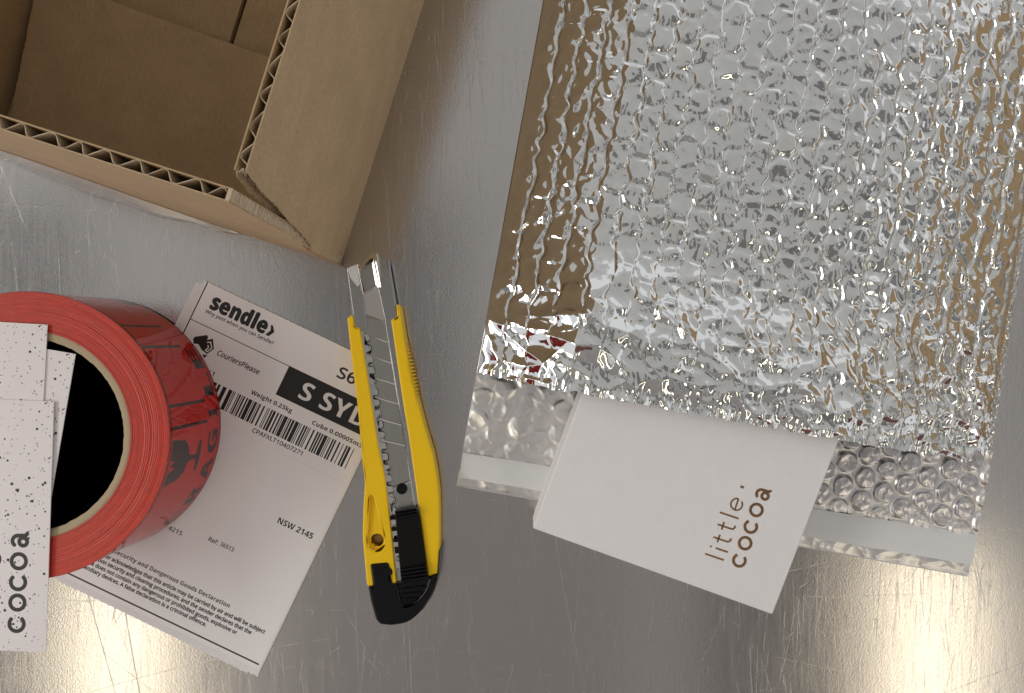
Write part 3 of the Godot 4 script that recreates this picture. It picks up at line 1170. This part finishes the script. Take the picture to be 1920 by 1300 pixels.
func label_print(cv: Canvas) -> void:
	var ink := 22
	cv.rect(1.3, 0.0, 1.85, 146.9, ink)
	cv.rect(1.3, 18.15, 100, 18.5, ink)
	write(cv, "sendle", 7.3, 34.7, 9.95, 6.9, true, ink, 0.0, 0.32)
	cv.poly(PackedVector2Array([Vector2(35.9, 4.9), Vector2(37.0, 4.9), Vector2(38.7, 7.3), Vector2(37.2, 10.1), Vector2(35.5, 10.1), Vector2(36.9, 7.3)]), ink)
	write(cv, "Why post when you can Sendle?", 6.4, 40.6, 12.8, 1.55, false, 40, 0.0, 0.04)
	# the courier's mark
	var pts := PackedVector2Array()
	for p in [[65, 690], [80, 668], [205, 650], [218, 668], [208, 702], [268, 688], [278, 792], [205, 846], [150, 800], [118, 742], [68, 738]]:
		var q := Vector2(350 + p[0] / 5.486, 510 + p[1] / 5.486) - Vector2(383, 527)
		pts.append(Vector2(q.dot(Vector2(0.902, 0.432)), q.dot(Vector2(-0.432, 0.902))) / 4.12)
	cv.poly(pts, ink)
	pts = PackedVector2Array()
	for p in [[205, 728], [245, 722], [256, 785], [208, 822], [190, 805], [222, 780], [216, 752]]:
		var q := Vector2(350 + p[0] / 5.486, 510 + p[1] / 5.486) - Vector2(383, 527)
		pts.append(Vector2(q.dot(Vector2(0.902, 0.432)), q.dot(Vector2(-0.432, 0.902))) / 4.12)
	cv.line(pts, 0.55, 250)
	cv.poly(PackedVector2Array([Vector2(13.6, 30.6), Vector2(15.9, 29.9), Vector2(15.0, 31.8)]), ink)
	write(cv, "CouriersPlease", 19.4, 40.3, 27.9, 2.4, false, 25, 0.12, 0.06)
	write(cv, "/ 1", 19.4, 22.3, 37.2, 1.9, true, ink)
	write(cv, "S6", 73.0, 81.6, 13.3, 5.0, false, ink, 0.0, 0.16)
	cv.rect(51.5, 18.4, 100, 32.6, ink)
	write(cv, "S SYD", 61.0, 94.0, 29.5, 8.1, true, 245)
	write(cv, "Weight 0.23kg", 41.0, 61.6, 37.2, 1.9, true, ink)
	write(cv, "Cube 0.00005m3", 72.1, 97.3, 37.7, 1.9, true, ink)
	var x := 6.0
	while x < 95.4:
		var w: float = [0.36, 0.36, 0.75, 0.75, 1.1, 1.7][rng.randi() % 6]
		cv.rect(x, 39.6, minf(x + w, 95.9), 49.4, ink)
		x += w + [0.4, 0.45, 0.45, 0.8, 1.3][rng.randi() % 5]
	write(cv, "CPAFXLT10407271", 49.1, 74.1, 52.6, 1.95, false, 25, 0.0, 0.04)
	cv.rect(3.0, 55.6, 97.0, 55.68, 215)
	write(cv, "NSW 2145", 77.3, 94.8, 85.0, 2.7, true, ink)
	write(cv, "QLD 4215", 27.2, 40.5, 109.2, 1.9, false, 30, 0.0, 0.04)
	write(cv, "Ref:", 52.6, 57.0, 105.9, 1.9, false, 30, 0, 0.05)
	write(cv, "36513", 58.3, 64.9, 105.7, 1.9, false, 35, 0.0, 0.04)
	write(cv, "Aviation Security and Dangerous Goods Declaration", 3.9, 74.3, 129.5, 1.95, true, ink)
	var ls := [["The sender acknowledges that this article may be carried by air and will be subject", 3.9, 93.9, 133.2], ["to aviation security and clearing procedures; and the sender declares that the", 3.9, 88.4, 136.1],
		["article does not contain any dangerous or prohibited goods, explosive or", 3.9, 82.5, 139.0], ["incendiary devices. A false declaration is a criminal offence.", 3.9, 68.4, 141.8]]
	for l in ls:
		write(cv, l[0], l[1], l[2], l[3], 1.75, false, 10, 0.0, 0.09)
	cv.rect(1.3, 146.5, 97.8, 147.2, ink)

# ---------------------------------------------------------------- tape roll
func tape_roll() -> void:
	var h0 := 0.0014
	var h1 := 0.049
	var c := P(48, 817, 49.0)
	c.y = 0.0
	var R := 0.0568
	var Rc := 0.0414
	var Ri := 0.0379
	var t := thing("tape_roll", "thick roll of red fragile packing tape standing flat beside the address label", "tape", c + Vector3.UP * h0)
	var N := 160
	# top face: the edges of all the windings
	var tw := 1024
	var thh := 96
	var im := Image.create(tw, thh, false, Image.FORMAT_RGB8)
	var streak := FastNoiseLite.new()
	streak.seed = 77
	streak.frequency = 0.02
	var rowv := []
	for y in thh:
		rowv.append(rng.randfn(0, 0.045))
	for y in thh:
		for x in tw:
			var a: float = 0.86 + rowv[y] * (0.6 + streak.get_noise_2d(x * 1.4, y * 40.0)) + 0.10 * streak.get_noise_2d(x * 0.7 + 500, y * 9.0) + rng.randf_range(-0.03, 0.03)
			var pale := clampf(0.35 * streak.get_noise_2d(x * 2.0, y * 70.0) + 0.02, 0, 1) * 0.26
			im.set_pixel(x, y, Color(a, clampf(a * 0.80 + pale, 0, 1), clampf(a * 0.80 + pale, 0, 1)))
	for q in 260:
		var x := rng.randi_range(0, tw - 12)
		var y := rng.randi_range(2, thh - 3)
		var lt := rng.randf() < 0.6
		for s in rng.randi_range(2, 8):
			im.set_pixel(x + s, y, Color(1, 0.95, 0.9) if lt else Color(0.5, 0.35, 0.3))
	var tm := mat(lin(0.72, 0.078, 0.036), 0.42)
	tm.albedo_texture = tex(im)
	var b := mb(t)
	var pos := PackedVector3Array()
	var uvs := PackedVector2Array()
	var nr := 64
	for q in nr + 1:
		var rr := lerpf(Rc, R, float(q) / nr)
		var dy := 0.0 if q == 0 or q == nr else rng.randfn(0, 0.00007)
		for k in N + 1:
			var a := TAU * k / N
			pos.append(c + Vector3(cos(a) * rr, h1 + dy + 0.00025 * sin(a * 2 + 1.0), sin(a) * rr))
			uvs.append(Vector2(float(k) / N * 2.0, float(q) / nr))
	grid(b, pos, N + 1, nr + 1, Vector3.UP, uvs)
	put("winding_edges", b, tm, t)
	# outer wrap with its print
	var cvs := Canvas.new(TAU * 56.8, 47.6, 8)
	wrap_print(cvs)
	var wim := cvs.image()
	wim.convert(Image.FORMAT_RGB8)
	for y in wim.get_height():
		for x in wim.get_width():
			var g := wim.get_pixel(x, y).r
			wim.set_pixel(x, y, Color(0.74, 0.11, 0.08).lerp(Color(0.12, 0.11, 0.12), 1.0 - g))
	var wm := mat(Color(0.96, 0.96, 0.96), 0.55)
	wm.metallic_specular = 0.25
	wm.albedo_texture = tex(wim)
	wm.clearcoat_enabled = true
	wm.clearcoat = 0.75
	wm.clearcoat_roughness = 0.03
	b = mb(t)
	pos = PackedVector3Array()
	uvs = PackedVector2Array()
	var nh := 40
	var bump := FastNoiseLite.new()
	bump.seed = 3
	bump.frequency = 0.09
	for q in nh + 1:
		var f := float(q) / nh
		for k in N * 2 + 1:
			var a := TAU * k / (N * 2)
			var rr := R + 0.0001 + 0.0012 * pow(1.0 - f, 2.0) * smoothstep(-1.6, -0.2, sin(a * 1.0 + 0.6)) + 0.00009 * bump.get_noise_2d(k, q * 1.5) * sin(PI * f)
			pos.append(c + Vector3(cos(a) * rr, lerpf(h0, h1 + 0.00025 * sin(a * 2 + 1.0), f), sin(a) * rr))
			uvs.append(Vector2(float(k) / (N * 2), 1.0 - f))
	grid_round(b, pos, N * 2 + 1, nh + 1, c, uvs, 1.0)
	put("printed_wrap", b, wm, t)
	# cardboard core
	b = mb(t)
	pos = PackedVector3Array()
	uvs = PackedVector2Array()
	for q in 4:
		for k in N + 1:
			var a := TAU * k / N
			var rr: float = [Ri + 0.0002, Ri + 0.0006, Rc - 0.0006, Rc][q] + rng.randfn(0, 0.00007) * (1.0 if q < 3 else 0.0)
			pos.append(c + Vector3(cos(a) * rr, h1 - [0.0012, 0.0004, 0.0003, 0.0005][q] + rng.randfn(0, 0.00005), sin(a) * rr))
			uvs.append(Vector2(float(k) / N * 3.0, q / 3.0))
	grid(b, pos, N + 1, 4, Vector3.UP, uvs)
	put("core_rim", b, tri(mat(lin(0.45, 0.36, 0.235), 0.9), 20.0), t)
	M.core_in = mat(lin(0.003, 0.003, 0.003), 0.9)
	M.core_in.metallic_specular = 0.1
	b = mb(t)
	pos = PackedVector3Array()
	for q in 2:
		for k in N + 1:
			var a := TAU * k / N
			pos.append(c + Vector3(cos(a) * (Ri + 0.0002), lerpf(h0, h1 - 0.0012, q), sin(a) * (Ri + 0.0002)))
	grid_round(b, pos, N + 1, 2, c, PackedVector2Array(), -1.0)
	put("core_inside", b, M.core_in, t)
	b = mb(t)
	var black_disc := PackedVector2Array()
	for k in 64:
		black_disc.append(Vector2(c.x, c.z) + Vector2.from_angle(TAU * k / 64) * (Ri - 0.0002))
	prism(b, black_disc, h0, h0 + 0.0012, 0.0, Transform3D.IDENTITY, 1, true)
	put("core_black_disc", b, M.core_in, t)  # near-black disc across the bottom of the hole

func grid_round(b: MB, pos: PackedVector3Array, nu: int, nv: int, c: Vector3, uvs: PackedVector2Array, sgn: float) -> void:
	# like grid(), for a wall that runs round an upright axis: closed seam, normals from the surface
	var base := b.v.size()
	for y in nv:
		for x in nu:
			var xa := x - 1 if x > 0 else nu - 2
			var xb := x + 1 if x < nu - 1 else 1
			var du := pos[y * nu + xb] - pos[y * nu + xa]
			var dv := pos[mini(y + 1, nv - 1) * nu + x] - pos[maxi(y - 1, 0) * nu + x]
			var nn := du.cross(dv).normalized()
			var p := pos[y * nu + x]
			if nn.dot(Vector3(p.x - c.x, 0, p.z - c.z)) * sgn < 0:
				nn = -nn
			b.vert(p, nn, uvs[y * nu + x] if uvs.size() else Vector2.ZERO)
	for y in nv - 1:
		for x in nu - 1:
			var a := base + y * nu + x
			b.quad(a, a + 1, a + nu + 1, a + nu)

func wrap_print(cv: Canvas) -> void:
	var r := 56.8
	var hh := 47.6
	var at := func(deg: float) -> float: return fposmod(deg, 360.0) / 360.0 * TAU * r
	cv.rect(0, 0.9, TAU * r, 1.9, 40)
	cv.rect(0, hh - 1.2, TAU * r, hh - 0.5, 60)
	for rep in 3:
		var o := rep * 120.0
		# word along the lower half; read from outside it runs against the angle
		var word := "FRAGILE"
		for k in 7:
			var mid: float = at.call(o + 46.0 - 12.9 * k)
			var g := letters(word[k], true)
			var pts: PackedVector2Array = g[0]
			var w := (3.4 if word[k] == "I" else 9.6)
			for q in range(0, pts.size(), 3):
				var tr := []
				for j in 3:
					var u: float = (pts[q + j].x - g[1]) / (g[2] - g[1])
					tr.append(Vector2(mid + w * (0.5 - u), hh - 3.0 - pts[q + j].y * 8.6))
				for sh in [0.0, 0.4, -0.4]:
					cv.tri(tr[0] + Vector2(sh, 0), tr[1] + Vector2(sh, 0), tr[2] + Vector2(sh, 0), 30)
		# broken glass sign
		var m: float = at.call(o + 12.0)
		cv.poly(PackedVector2Array([Vector2(m - 9.5, 2.6), Vector2(m - 1.5, 2.6), Vector2(m - 0.4, 7.0), Vector2(m + 1.2, 3.2), Vector2(m + 2.4, 8.5), Vector2(m + 4.0, 2.6), Vector2(m + 9.5, 2.6), Vector2(m + 8.6, 13.5), Vector2(m + 5.6, 17.6), Vector2(m + 1.4, 19.4), Vector2(m + 0.9, 25.5), Vector2(m + 6.6, 27.3), Vector2(m + 6.6, 29.6), Vector2(m - 6.6, 29.6), Vector2(m - 6.6, 27.3), Vector2(m - 0.9, 25.5), Vector2(m - 1.4, 19.4), Vector2(m - 5.6, 17.6), Vector2(m - 8.6, 13.5)]), 25)
		for deg in [-38.0, -11.5, -2.5, 70.0]:
			var l: float = at.call(o + deg)
			cv.rect(l - 0.7, 2.0, l + 0.7, hh - 13.5, 45)

# ---------------------------------------------------------------- speckled cards
func speckled_cards() -> void:
	var cw := 62.0
	var ch := 98.5
	# [top corner nearest the hole (px), a lower point of that long edge (px), height mm, label, with word]
	var spec := [[[141, 664], [97, 922], 49.25, "speckled white card lowest of the three, jutting furthest over the black hole of the tape", 0.0],
		[[88.5, 609], [80.5, 752], 49.75, "speckled white card in the middle of the three, reaching furthest up over the tape", 0.0],
		[[100.5, 753], [85.5, 1221], 50.25, "speckled white card on top of the other two, printed with the word cocoa", 1.0]]
	for q in 3:
		var s = spec[q]
		var a := P(s[0][0], s[0][1], s[2])
		var e := P(s[1][0], s[1][1], s[2])
		var dn := (e - a).normalized()
		var rt := Vector3(dn.z, 0, -dn.x)            # away from the card, towards the label
		if rt.x < 0:
			rt = -rt
		var cv := Canvas.new(cw, ch, 20)
		var rr := RandomNumberGenerator.new()
		rr.seed = 4242            # one print run: all three carry the same speckle
		for k in 760:
			var sz := 0.11 + 0.45 * pow(rr.randf(), 6.0) + 0.12 * rr.randf()
			cv.dot(Vector2(rr.randf() * cw, rr.randf() * ch), sz, rr.randi_range(20, 150) if sz < 0.2 else rr.randi_range(15, 60))
		for k in 26:
			var p := Vector2(rr.randf() * cw, rr.randf() * ch)
			for j in rr.randi_range(2, 4):
				cv.dot(p + Vector2(rr.randfn(0, 0.55), rr.randfn(0, 0.5)), rr.randf_range(0.12, 0.3), 20)
		if s[4] > 0.0:
			# letters run up the card; centres from the photograph
			for g in [["c", 117, 805], ["o", 123, 652], ["c", 128, 505], ["o", 133, 355], ["a", 140, 208], ["e", -51, 340], ["l", -64, 470], ["t", -62, 560], ["t", -60, 640], ["i", -64, 720], ["l", -66, 790]]:
				var big: bool = g[1] > 0
				for st in glyph(g[0]):
					var pts := PackedVector2Array()
					for p in st:
						var w := P(g[1] / 3.825 + (-p.y * 62) / 3.825, 960 + g[2] / 3.825 + (-p.x * 62) / 3.825, s[2]) - a
						pts.append(Vector2(cw + w.dot(rt) * 1000.0, w.dot(dn) * 1000.0))
					cv.line(pts, 1.5 if big else 0.8, 45)
		var m := mat(lin(0.82, 0.775, 0.785), 0.5)
		m.albedo_texture = tex(cv.image())
		var t := thing("speckled_card", s[3], "card", Vector3(a.x, s[2] * 0.001 - 0.0004, a.z), "speckled cards on the tape roll")
		var b := mb(t)
		var o2 := a - rt * cw * 0.001
		var top := [o2, a, a + dn * ch * 0.001, o2 + dn * ch * 0.001]
		b.flat(top, Vector3.UP, [Vector2(0, 0), Vector2(1, 0), Vector2(1, 1), Vector2(0, 1)])
		put("printed_face", b, m, t)
		b = mb(t)
		for k in 4:
			var p: Vector3 = top[k]
			var r: Vector3 = top[(k + 1) % 4]
			var nn: Vector3 = (p + r) / 2 - (top[0] + top[2]) / 2
			b.flat([p, r, r + Vector3.DOWN * 0.0004, p + Vector3.DOWN * 0.0004], nn.normalized())
		b.flat([top[0] + Vector3.DOWN * 0.0004, top[1] + Vector3.DOWN * 0.0004, top[2] + Vector3.DOWN * 0.0004, top[3] + Vector3.DOWN * 0.0004], Vector3.DOWN)
		put("card_stock", b, M.white_card, t)

# ---------------------------------------------------------------- utility knife
func utility_knife() -> void:
	var o := P(745, 830, 1.6)
	o.y = 0.0016
	var t := thing("utility_knife", "yellow snap-off utility knife with black slider resting on the label edge", "knife", o)
	var y0 := 0.0017
	var A := [600.0, 440.0, 3.25]      # upper crop
	var B := [600.0, 820.0, 3.25]      # lower crop
	var up := func(pts: Array, h: float) -> PackedVector2Array: return zp(pts, A[0], A[1], A[2], h)
	var dn := func(pts: Array, h: float) -> PackedVector2Array: return zp(pts, B[0], B[1], B[2], h)
	# ---- yellow handle: left rail with the hanging slot, right rail, floor between
	var HY := 10.4
	var b := mb(t)
	var lf: PackedVector2Array = up.call([[163, 512], [178, 496], [200, 490], [211, 560], [243, 570], [355, 1290]], HY)
	lf.append_array(dn.call([[395, 240], [434, 560], [467, 890], [440, 897], [285, 912], [272, 770], [260, 640], [258, 560], [263, 400], [271, 290], [268, 240], [256, 150], [245, 10]], HY))
	lf.append_array(up.call([[222, 1000], [190, 760]], HY))
	var slot: PackedVector2Array = dn.call([[303, 372], [313, 357], [324, 366], [356, 480], [388, 605], [388, 655], [362, 690], [322, 690], [294, 664], [292, 610], [300, 480]], HY)
	prism(b, rounded(lf, 0.0016, 4), y0, HY * 0.001, 0.0008, Transform3D.IDENTITY, 4, true, rounded(slot, 0.0012, 3))
	var rg: PackedVector2Array = up.call([[462, 428], [476, 424], [488, 440], [502, 540]], HY)
	rg.append_array(up.call([[514, 620], [536, 760], [564, 890], [588, 985]], HY))
	rg.append_array(up.call([[600, 1020], [628, 1130], [677, 1300]], HY))
	rg.append_array(dn.call([[690, 100], [712, 225], [725, 340], [729, 480], [729, 640], [725, 760], [719, 832], [664, 850], [655, 838], [600, 430], [540, 5]], HY))
	rg.append_array(up.call([[500, 1000], [455, 690], [430, 516], [468, 506]], HY))
	prism(b, rounded(rg, 0.0011, 3), y0, HY * 0.001, 0.0009, Transform3D.IDENTITY, 4, true)
	var fl: PackedVector2Array = up.call([[220, 590], [440, 530], [560, 1300]], HY)
	fl.append_array(dn.call([[650, 830], [470, 880], [380, 80]], HY))
	prism(b, fl, y0, 0.006, 0.0, Transform3D.IDENTITY, 1, true)
	var handle := put("handle", b, M.yellow, t)
	# finger grip: small ribs standing out of the edge
	for k in 17:
		var f := (k + 0.5) / 17.0
		var p := Vector2(508, 625).lerp(Vector2(590, 1000), f) + Vector2(7.0 * sin(PI * f), 0)
		b = mb(handle)
		prism(b, rounded(up.call([[p.x - 12, p.y - 8], [p.x + 9, p.y - 7], [p.x + 11, p.y + 4], [p.x - 10, p.y + 5]], 9.6), 0.0004, 2), 0.0025, 0.0096, 0.0004, Transform3D.IDENTITY, 2, true)
		put("grip_rib", b, M.yellow, handle)
	# recessed floor of the slot with the hole through it
	b = mb(t)
	var hole := PackedVector2Array()
	var hc: PackedVector2Array = dn.call([[350, 624]], 8.0)
	for k in 16:
		hole.append(hc[0] + Vector2(cos(k * TAU / 16), sin(k * TAU / 16)) * 0.0029)
	prism(b, rounded(dn.call([[298, 372], [313, 352], [330, 362], [362, 480], [394, 605], [394, 660], [365, 698], [318, 698], [288, 668], [286, 610], [295, 480]], HY), 0.001, 3), 0.0022, 0.0088, 0.0, Transform3D.IDENTITY, 2, true, hole)
	put("hanging_slot", b, M.yellow, t)
	b = mb(t)
	var slot_disc := PackedVector2Array()
	for k in 16:
		slot_disc.append(hc[0] + Vector2(cos(k * TAU / 16), sin(k * TAU / 16)) * 0.0027)
	prism(b, slot_disc, 0.0018, 0.0066, 0.0012, Transform3D.IDENTITY, 3, true)
	put("slot_bronze_disc", b, mat(lin(0.30, 0.20, 0.07), 0.4, 0.6), t)  # bronze-brown disc filling the hole
	# ---- steel channel
	b = mb(t)
	var HC := 9.8
	# floor plate
	var flr: PackedVector2Array = up.call([[175, 215], [318, 112], [405, 148], [462, 500], [560, 1300]], 7.6)
	flr.append_array(dn.call([[648, 830], [470, 880], [340, 0]], 7.6))
	flr.append_array(up.call([[205, 560]], 7.6))
	prism(b, flr, 0.0030, 0.0084, 0.0001, Transform3D.IDENTITY, 2, true)
	# side rail beyond the blade
	var rr: PackedVector2Array = up.call([[352, 318], [408, 146], [468, 505], [470, 520], [545, 1000], [590, 1300]], HC)
	rr.append_array(dn.call([[640, 420], [670, 760], [630, 760], [575, 425], [515, -20]], HC))
	rr.append_array(up.call([[470, 1000], [420, 690], [398, 530]], HC))
	prism(b, rounded(rr, 0.0004, 2), 0.0030, HC * 0.001, 0.00025, Transform3D.IDENTITY, 2, true)
	# bright lip of that rail
	var lip: PackedVector2Array = up.call([[395, 530], [402, 528], [482, 1000], [520, 1262], [524, 1300]], 10.0)
	lip.append_array(dn.call([[548, 200], [583, 424], [576, 426], [539, 200], [512, 0]], 10.0))
	lip.append_array(up.call([[474, 1000]], 10.0))
	prism(b, lip, 0.0090, 0.0100, 0.0002, Transform3D.IDENTITY, 2)
	# head plate on the near side
	prism(b, rounded(up.call([[163, 208], [222, 178], [232, 225], [258, 372], [286, 560], [280, 578], [215, 572]], HC), 0.0004, 2), 0.0030, HC * 0.001, 0.00025, Transform3D.IDENTITY, 2, true)
	put("blade_channel", b, M.knife_steel, t)
	# scalloped click rail: a row of rounded tongues
	b = mb(t)
	var sc := PackedVector2Array()
	var along := func(y: float) -> float:       # x of the tongues' tips at crop height y
		return 295.0 + (y - 625.0) * 0.157 if y < 1690.0 else 462.2 + (y - 1690.0) * 0.09
	sc.append_array(up.call([[250, 575]], 9.3))
	var y := 606.0
	while y < 2040:
		var x: float = along.call(y + 20)
		for z in [[-30, 0], [-9, 1], [-3, 5], [1, 12], [2, 22], [1, 32], [-3, 40], [-9, 44], [-28, 45], [-31, 49], [-31, 60]]:
			sc.append_array(up.call([[x + z[0] + z[1] * 0.15, y + z[1]]], 9.3))
		y += 66.0
	sc.append_array(up.call([[462, 2060], [430, 1900], [385, 1500], [340, 1290], [285, 950]], 9.3))
	prism(b, sc, 0.0080, 0.0093, 0.00015, Transform3D.IDENTITY, 2, true)
	put("click_rail", b, mat(lin(0.72, 0.715, 0.68), 0.25, 1.0), t)
	var cutter: PackedVector2Array = Geometry2D.offset_polygon(ccw(sc.duplicate()), 0.00017)[0]
	# ---- bright bracket over the blade tip: a raised frame, a flat window, a gleaming slanted bar
	b = mb(t)
	prism(b, rounded(up.call([[224, 202], [318, 105], [350, 116], [372, 322], [358, 322], [320, 150], [303, 157], [240, 224]], 10.6), 0.0003, 2), 0.0084, 0.0106, 0.0004, Transform3D.IDENTITY, 3, true)
	prism(b, rounded(up.call([[222, 180], [231, 178], [243, 224], [266, 348], [335, 303], [346, 320], [262, 370], [232, 226]], 10.3), 0.0002, 2), 0.0084, 0.0103, 0.00025, Transform3D.IDENTITY, 3, true)
	var q3 := func(p: Array) -> Vector3: return P(A[0] + p[0] / 3.25, A[1] + p[1] / 3.25, p[2])
	for f in [[[314, 158, 9.75], [340, 153, 10.75], [370, 320, 10.75], [342, 320, 9.75]], [[262, 366, 9.9], [346, 316, 9.9], [372, 322, 9.6], [394, 530, 8.6], [281, 486, 8.6]], [[164, 207, 9.85], [222, 179, 10.25], [244, 300, 9.95], [228, 318, 9.9], [186, 265, 9.86]]]:
		var ps := []
		for p in f:
			ps.append(q3.call(p))
		var nn: Vector3 = (ps[1] - ps[0]).cross(ps[-1] - ps[0]).normalized()
		b.flat(ps, nn if nn.y > 0 else -nn)
	put("head_bracket", b, M.chrome, t)
	b = mb(t)
	prism(b, up.call([[240, 222], [308, 156], [320, 156], [342, 312], [262, 356]], 9.6), 0.0084, 0.0096, 0.0001, Transform3D.IDENTITY, 1)
	put("bracket_window", b, M.blade_steel, t)
	# ---- snap-off blade: one piece per segment, scored between
	b = mb(t)
	var HB := 9.2
	var left := [[284, 488], [296, 610], [310, 740], [318, 866], [332, 990], [352, 1120], [372, 1250], [420, 1560], [470, 1860]]
	var right := [[401, 533], [418, 658], [438, 784], [457, 911], [476, 1030], [496, 1160], [520, 1285], [556, 1500], [600, 1800]]
	var bl := Node3D.new()
	bl.name = "blade"
	t.add_child(bl)
	for k in 8:
		var sb := mb(bl)
		var quad: PackedVector2Array = up.call([[left[k][0] - 31, left[k][1] - (5 if k else -4)], right[k], right[k + 1], [left[k + 1][0] - 31, left[k + 1][1] - 5]], HB)
		var cut := Geometry2D.clip_polygons(inset(ccw(quad), 0.00006), cutter)
		var best := PackedVector2Array()
		for c in cut:
			if c.size() > best.size():
				best = c
		prism(sb, best, 0.0082, HB * 0.001, 0.0002, Transform3D.IDENTITY, 1, true)
		var seg := put("blade_segment", sb, M.blade_steel, bl)
		var la: PackedVector2Array = up.call([left[k], right[k], [right[k][0] + 1.2, right[k][1] + 5.5], [left[k][0] + 1.2, left[k][1] + 5.5]], HB)
		var gb := mb(seg)
		var hs := [0.0091, 0.0091, 0.00931, 0.00931]
		var cr := []
		for q in 4:
			cr.append(Vector3(la[q].x, hs[q], la[q].y))
		var gn: Vector3 = (cr[1] - cr[0]).cross(cr[3] - cr[0]).normalized()
		gb.flat(cr, gn if gn.y > 0 else -gn)
		put("score_glint", gb, M.chrome, seg)  # tilted chrome sliver, shaped to give the scored groove its glint
	b = mb(t)
	var rc: PackedVector2Array = dn.call([[497, 316]], 9.9)
	var rv := PackedVector2Array()
	for k in 24:
		rv.append(rc[0] + Vector2(cos(k * TAU / 24), sin(k * TAU / 24)) * 0.00255)
	prism(b, rv, 0.0085, 0.0099, 0.0005, Transform3D.IDENTITY, 3)
	put("rivet", b, M.black_plastic, t)
	# ---- slider
	var HS := 13.2
	b = mb(t)
	prism(b, rounded(dn.call([[452, 462], [586, 432], [604, 500], [655, 838], [646, 872], [494, 905], [486, 840], [470, 640]], HS), 0.0008, 3), 0.0080, HS * 0.001 - 0.0012, 0.0005, Transform3D.IDENTITY, 3, true)
	for k in 4:      # teeth beside the click rail
		var yy := 494 + k * 68.0
		var xx := 436 + k * 9.6
		prism(b, rounded(dn.call([[xx - 11, yy - 10], [xx + 22, yy - 12], [xx + 24, yy + 10], [xx - 8, yy + 12]], 10.6), 0.0002, 2), 0.0092, 0.0106, 0.0002, Transform3D.IDENTITY, 2)
	put("slider", b, M.black_rough, t)
	for k in 3:
		b = mb(t)
		var a := Vector2(454, 452 + k * 17)
		prism(b, rounded(dn.call([[a.x + k * 1, a.y], [586 + k * 2, a.y - 24], [588 + k * 2, a.y - 13], [a.x + 2 + k, a.y + 11]], HS), 0.0002, 2), 0.0118, HS * 0.001 + 0.0004, 0.0003, Transform3D.IDENTITY, 2)
		put("slider_ridge", b, M.black_plastic, t)
	for k in 4:
		b = mb(t)
		var a := Vector2(487 + k * 2.4, 806 + k * 22)
		prism(b, rounded(dn.call([[a.x, a.y], [648 + k * 2, a.y - 24], [649 + k * 2, a.y - 11], [a.x + 2, a.y + 13]], HS), 0.0002, 2), 0.0118, HS * 0.001 + 0.0004, 0.0003, Transform3D.IDENTITY, 2)
		put("slider_ridge", b, M.black_plastic, t)
	# ---- black end cap
	b = mb(t)
	var HE := 11.4
	var cp: PackedVector2Array = dn.call([[302, 776], [414, 766], [424, 800], [438, 812], [440, 838], [430, 850], [441, 900], [472, 896], [484, 960], [500, 1030], [545, 1020], [600, 985], [640, 930], [664, 852], [722, 838], [713, 895], [698, 940], [681, 975], [632, 1048], [576, 1102], [540, 1128], [500, 1141], [430, 1151], [362, 1143], [338, 1118], [308, 1010], [290, 914], [320, 910]], HE)
	prism(b, rounded(cp, 0.0012, 4), 0.0016, HE * 0.001, 0.0012, Transform3D.IDENTITY, 4, true)
	prism(b, dn.call([[470, 890], [664, 845], [645, 935], [600, 990], [500, 1032]], 10.2), 0.002, 0.0102, 0.0, Transform3D.IDENTITY, 2, true)
	put("end_cap", b, M.black_plastic, t)
	for k in 3:
		b = mb(t)
		var a := Vector2(492 + k * 4, 925 + k * 32)
		prism(b, rounded(dn.call([[a.x, a.y], [648 - k * 26, a.y - 18 + k * 3], [644 - k * 28, a.y - 4 + k * 3], [a.x + 2, a.y + 14]], 11.2), 0.0002, 2), 0.0100, 0.0112, 0.0003, Transform3D.IDENTITY, 2)
		put("cap_rib", b, M.black_rough, t)
	b = mb(t)
	prism(b, rounded(dn.call([[726, 690], [733, 690], [724, 835], [716, 836]], 11.0), 0.0003, 2), 0.0018, 0.0110, 0.0003, Transform3D.IDENTITY, 2, true)
	put("end_cap", b, M.black_plastic, t)
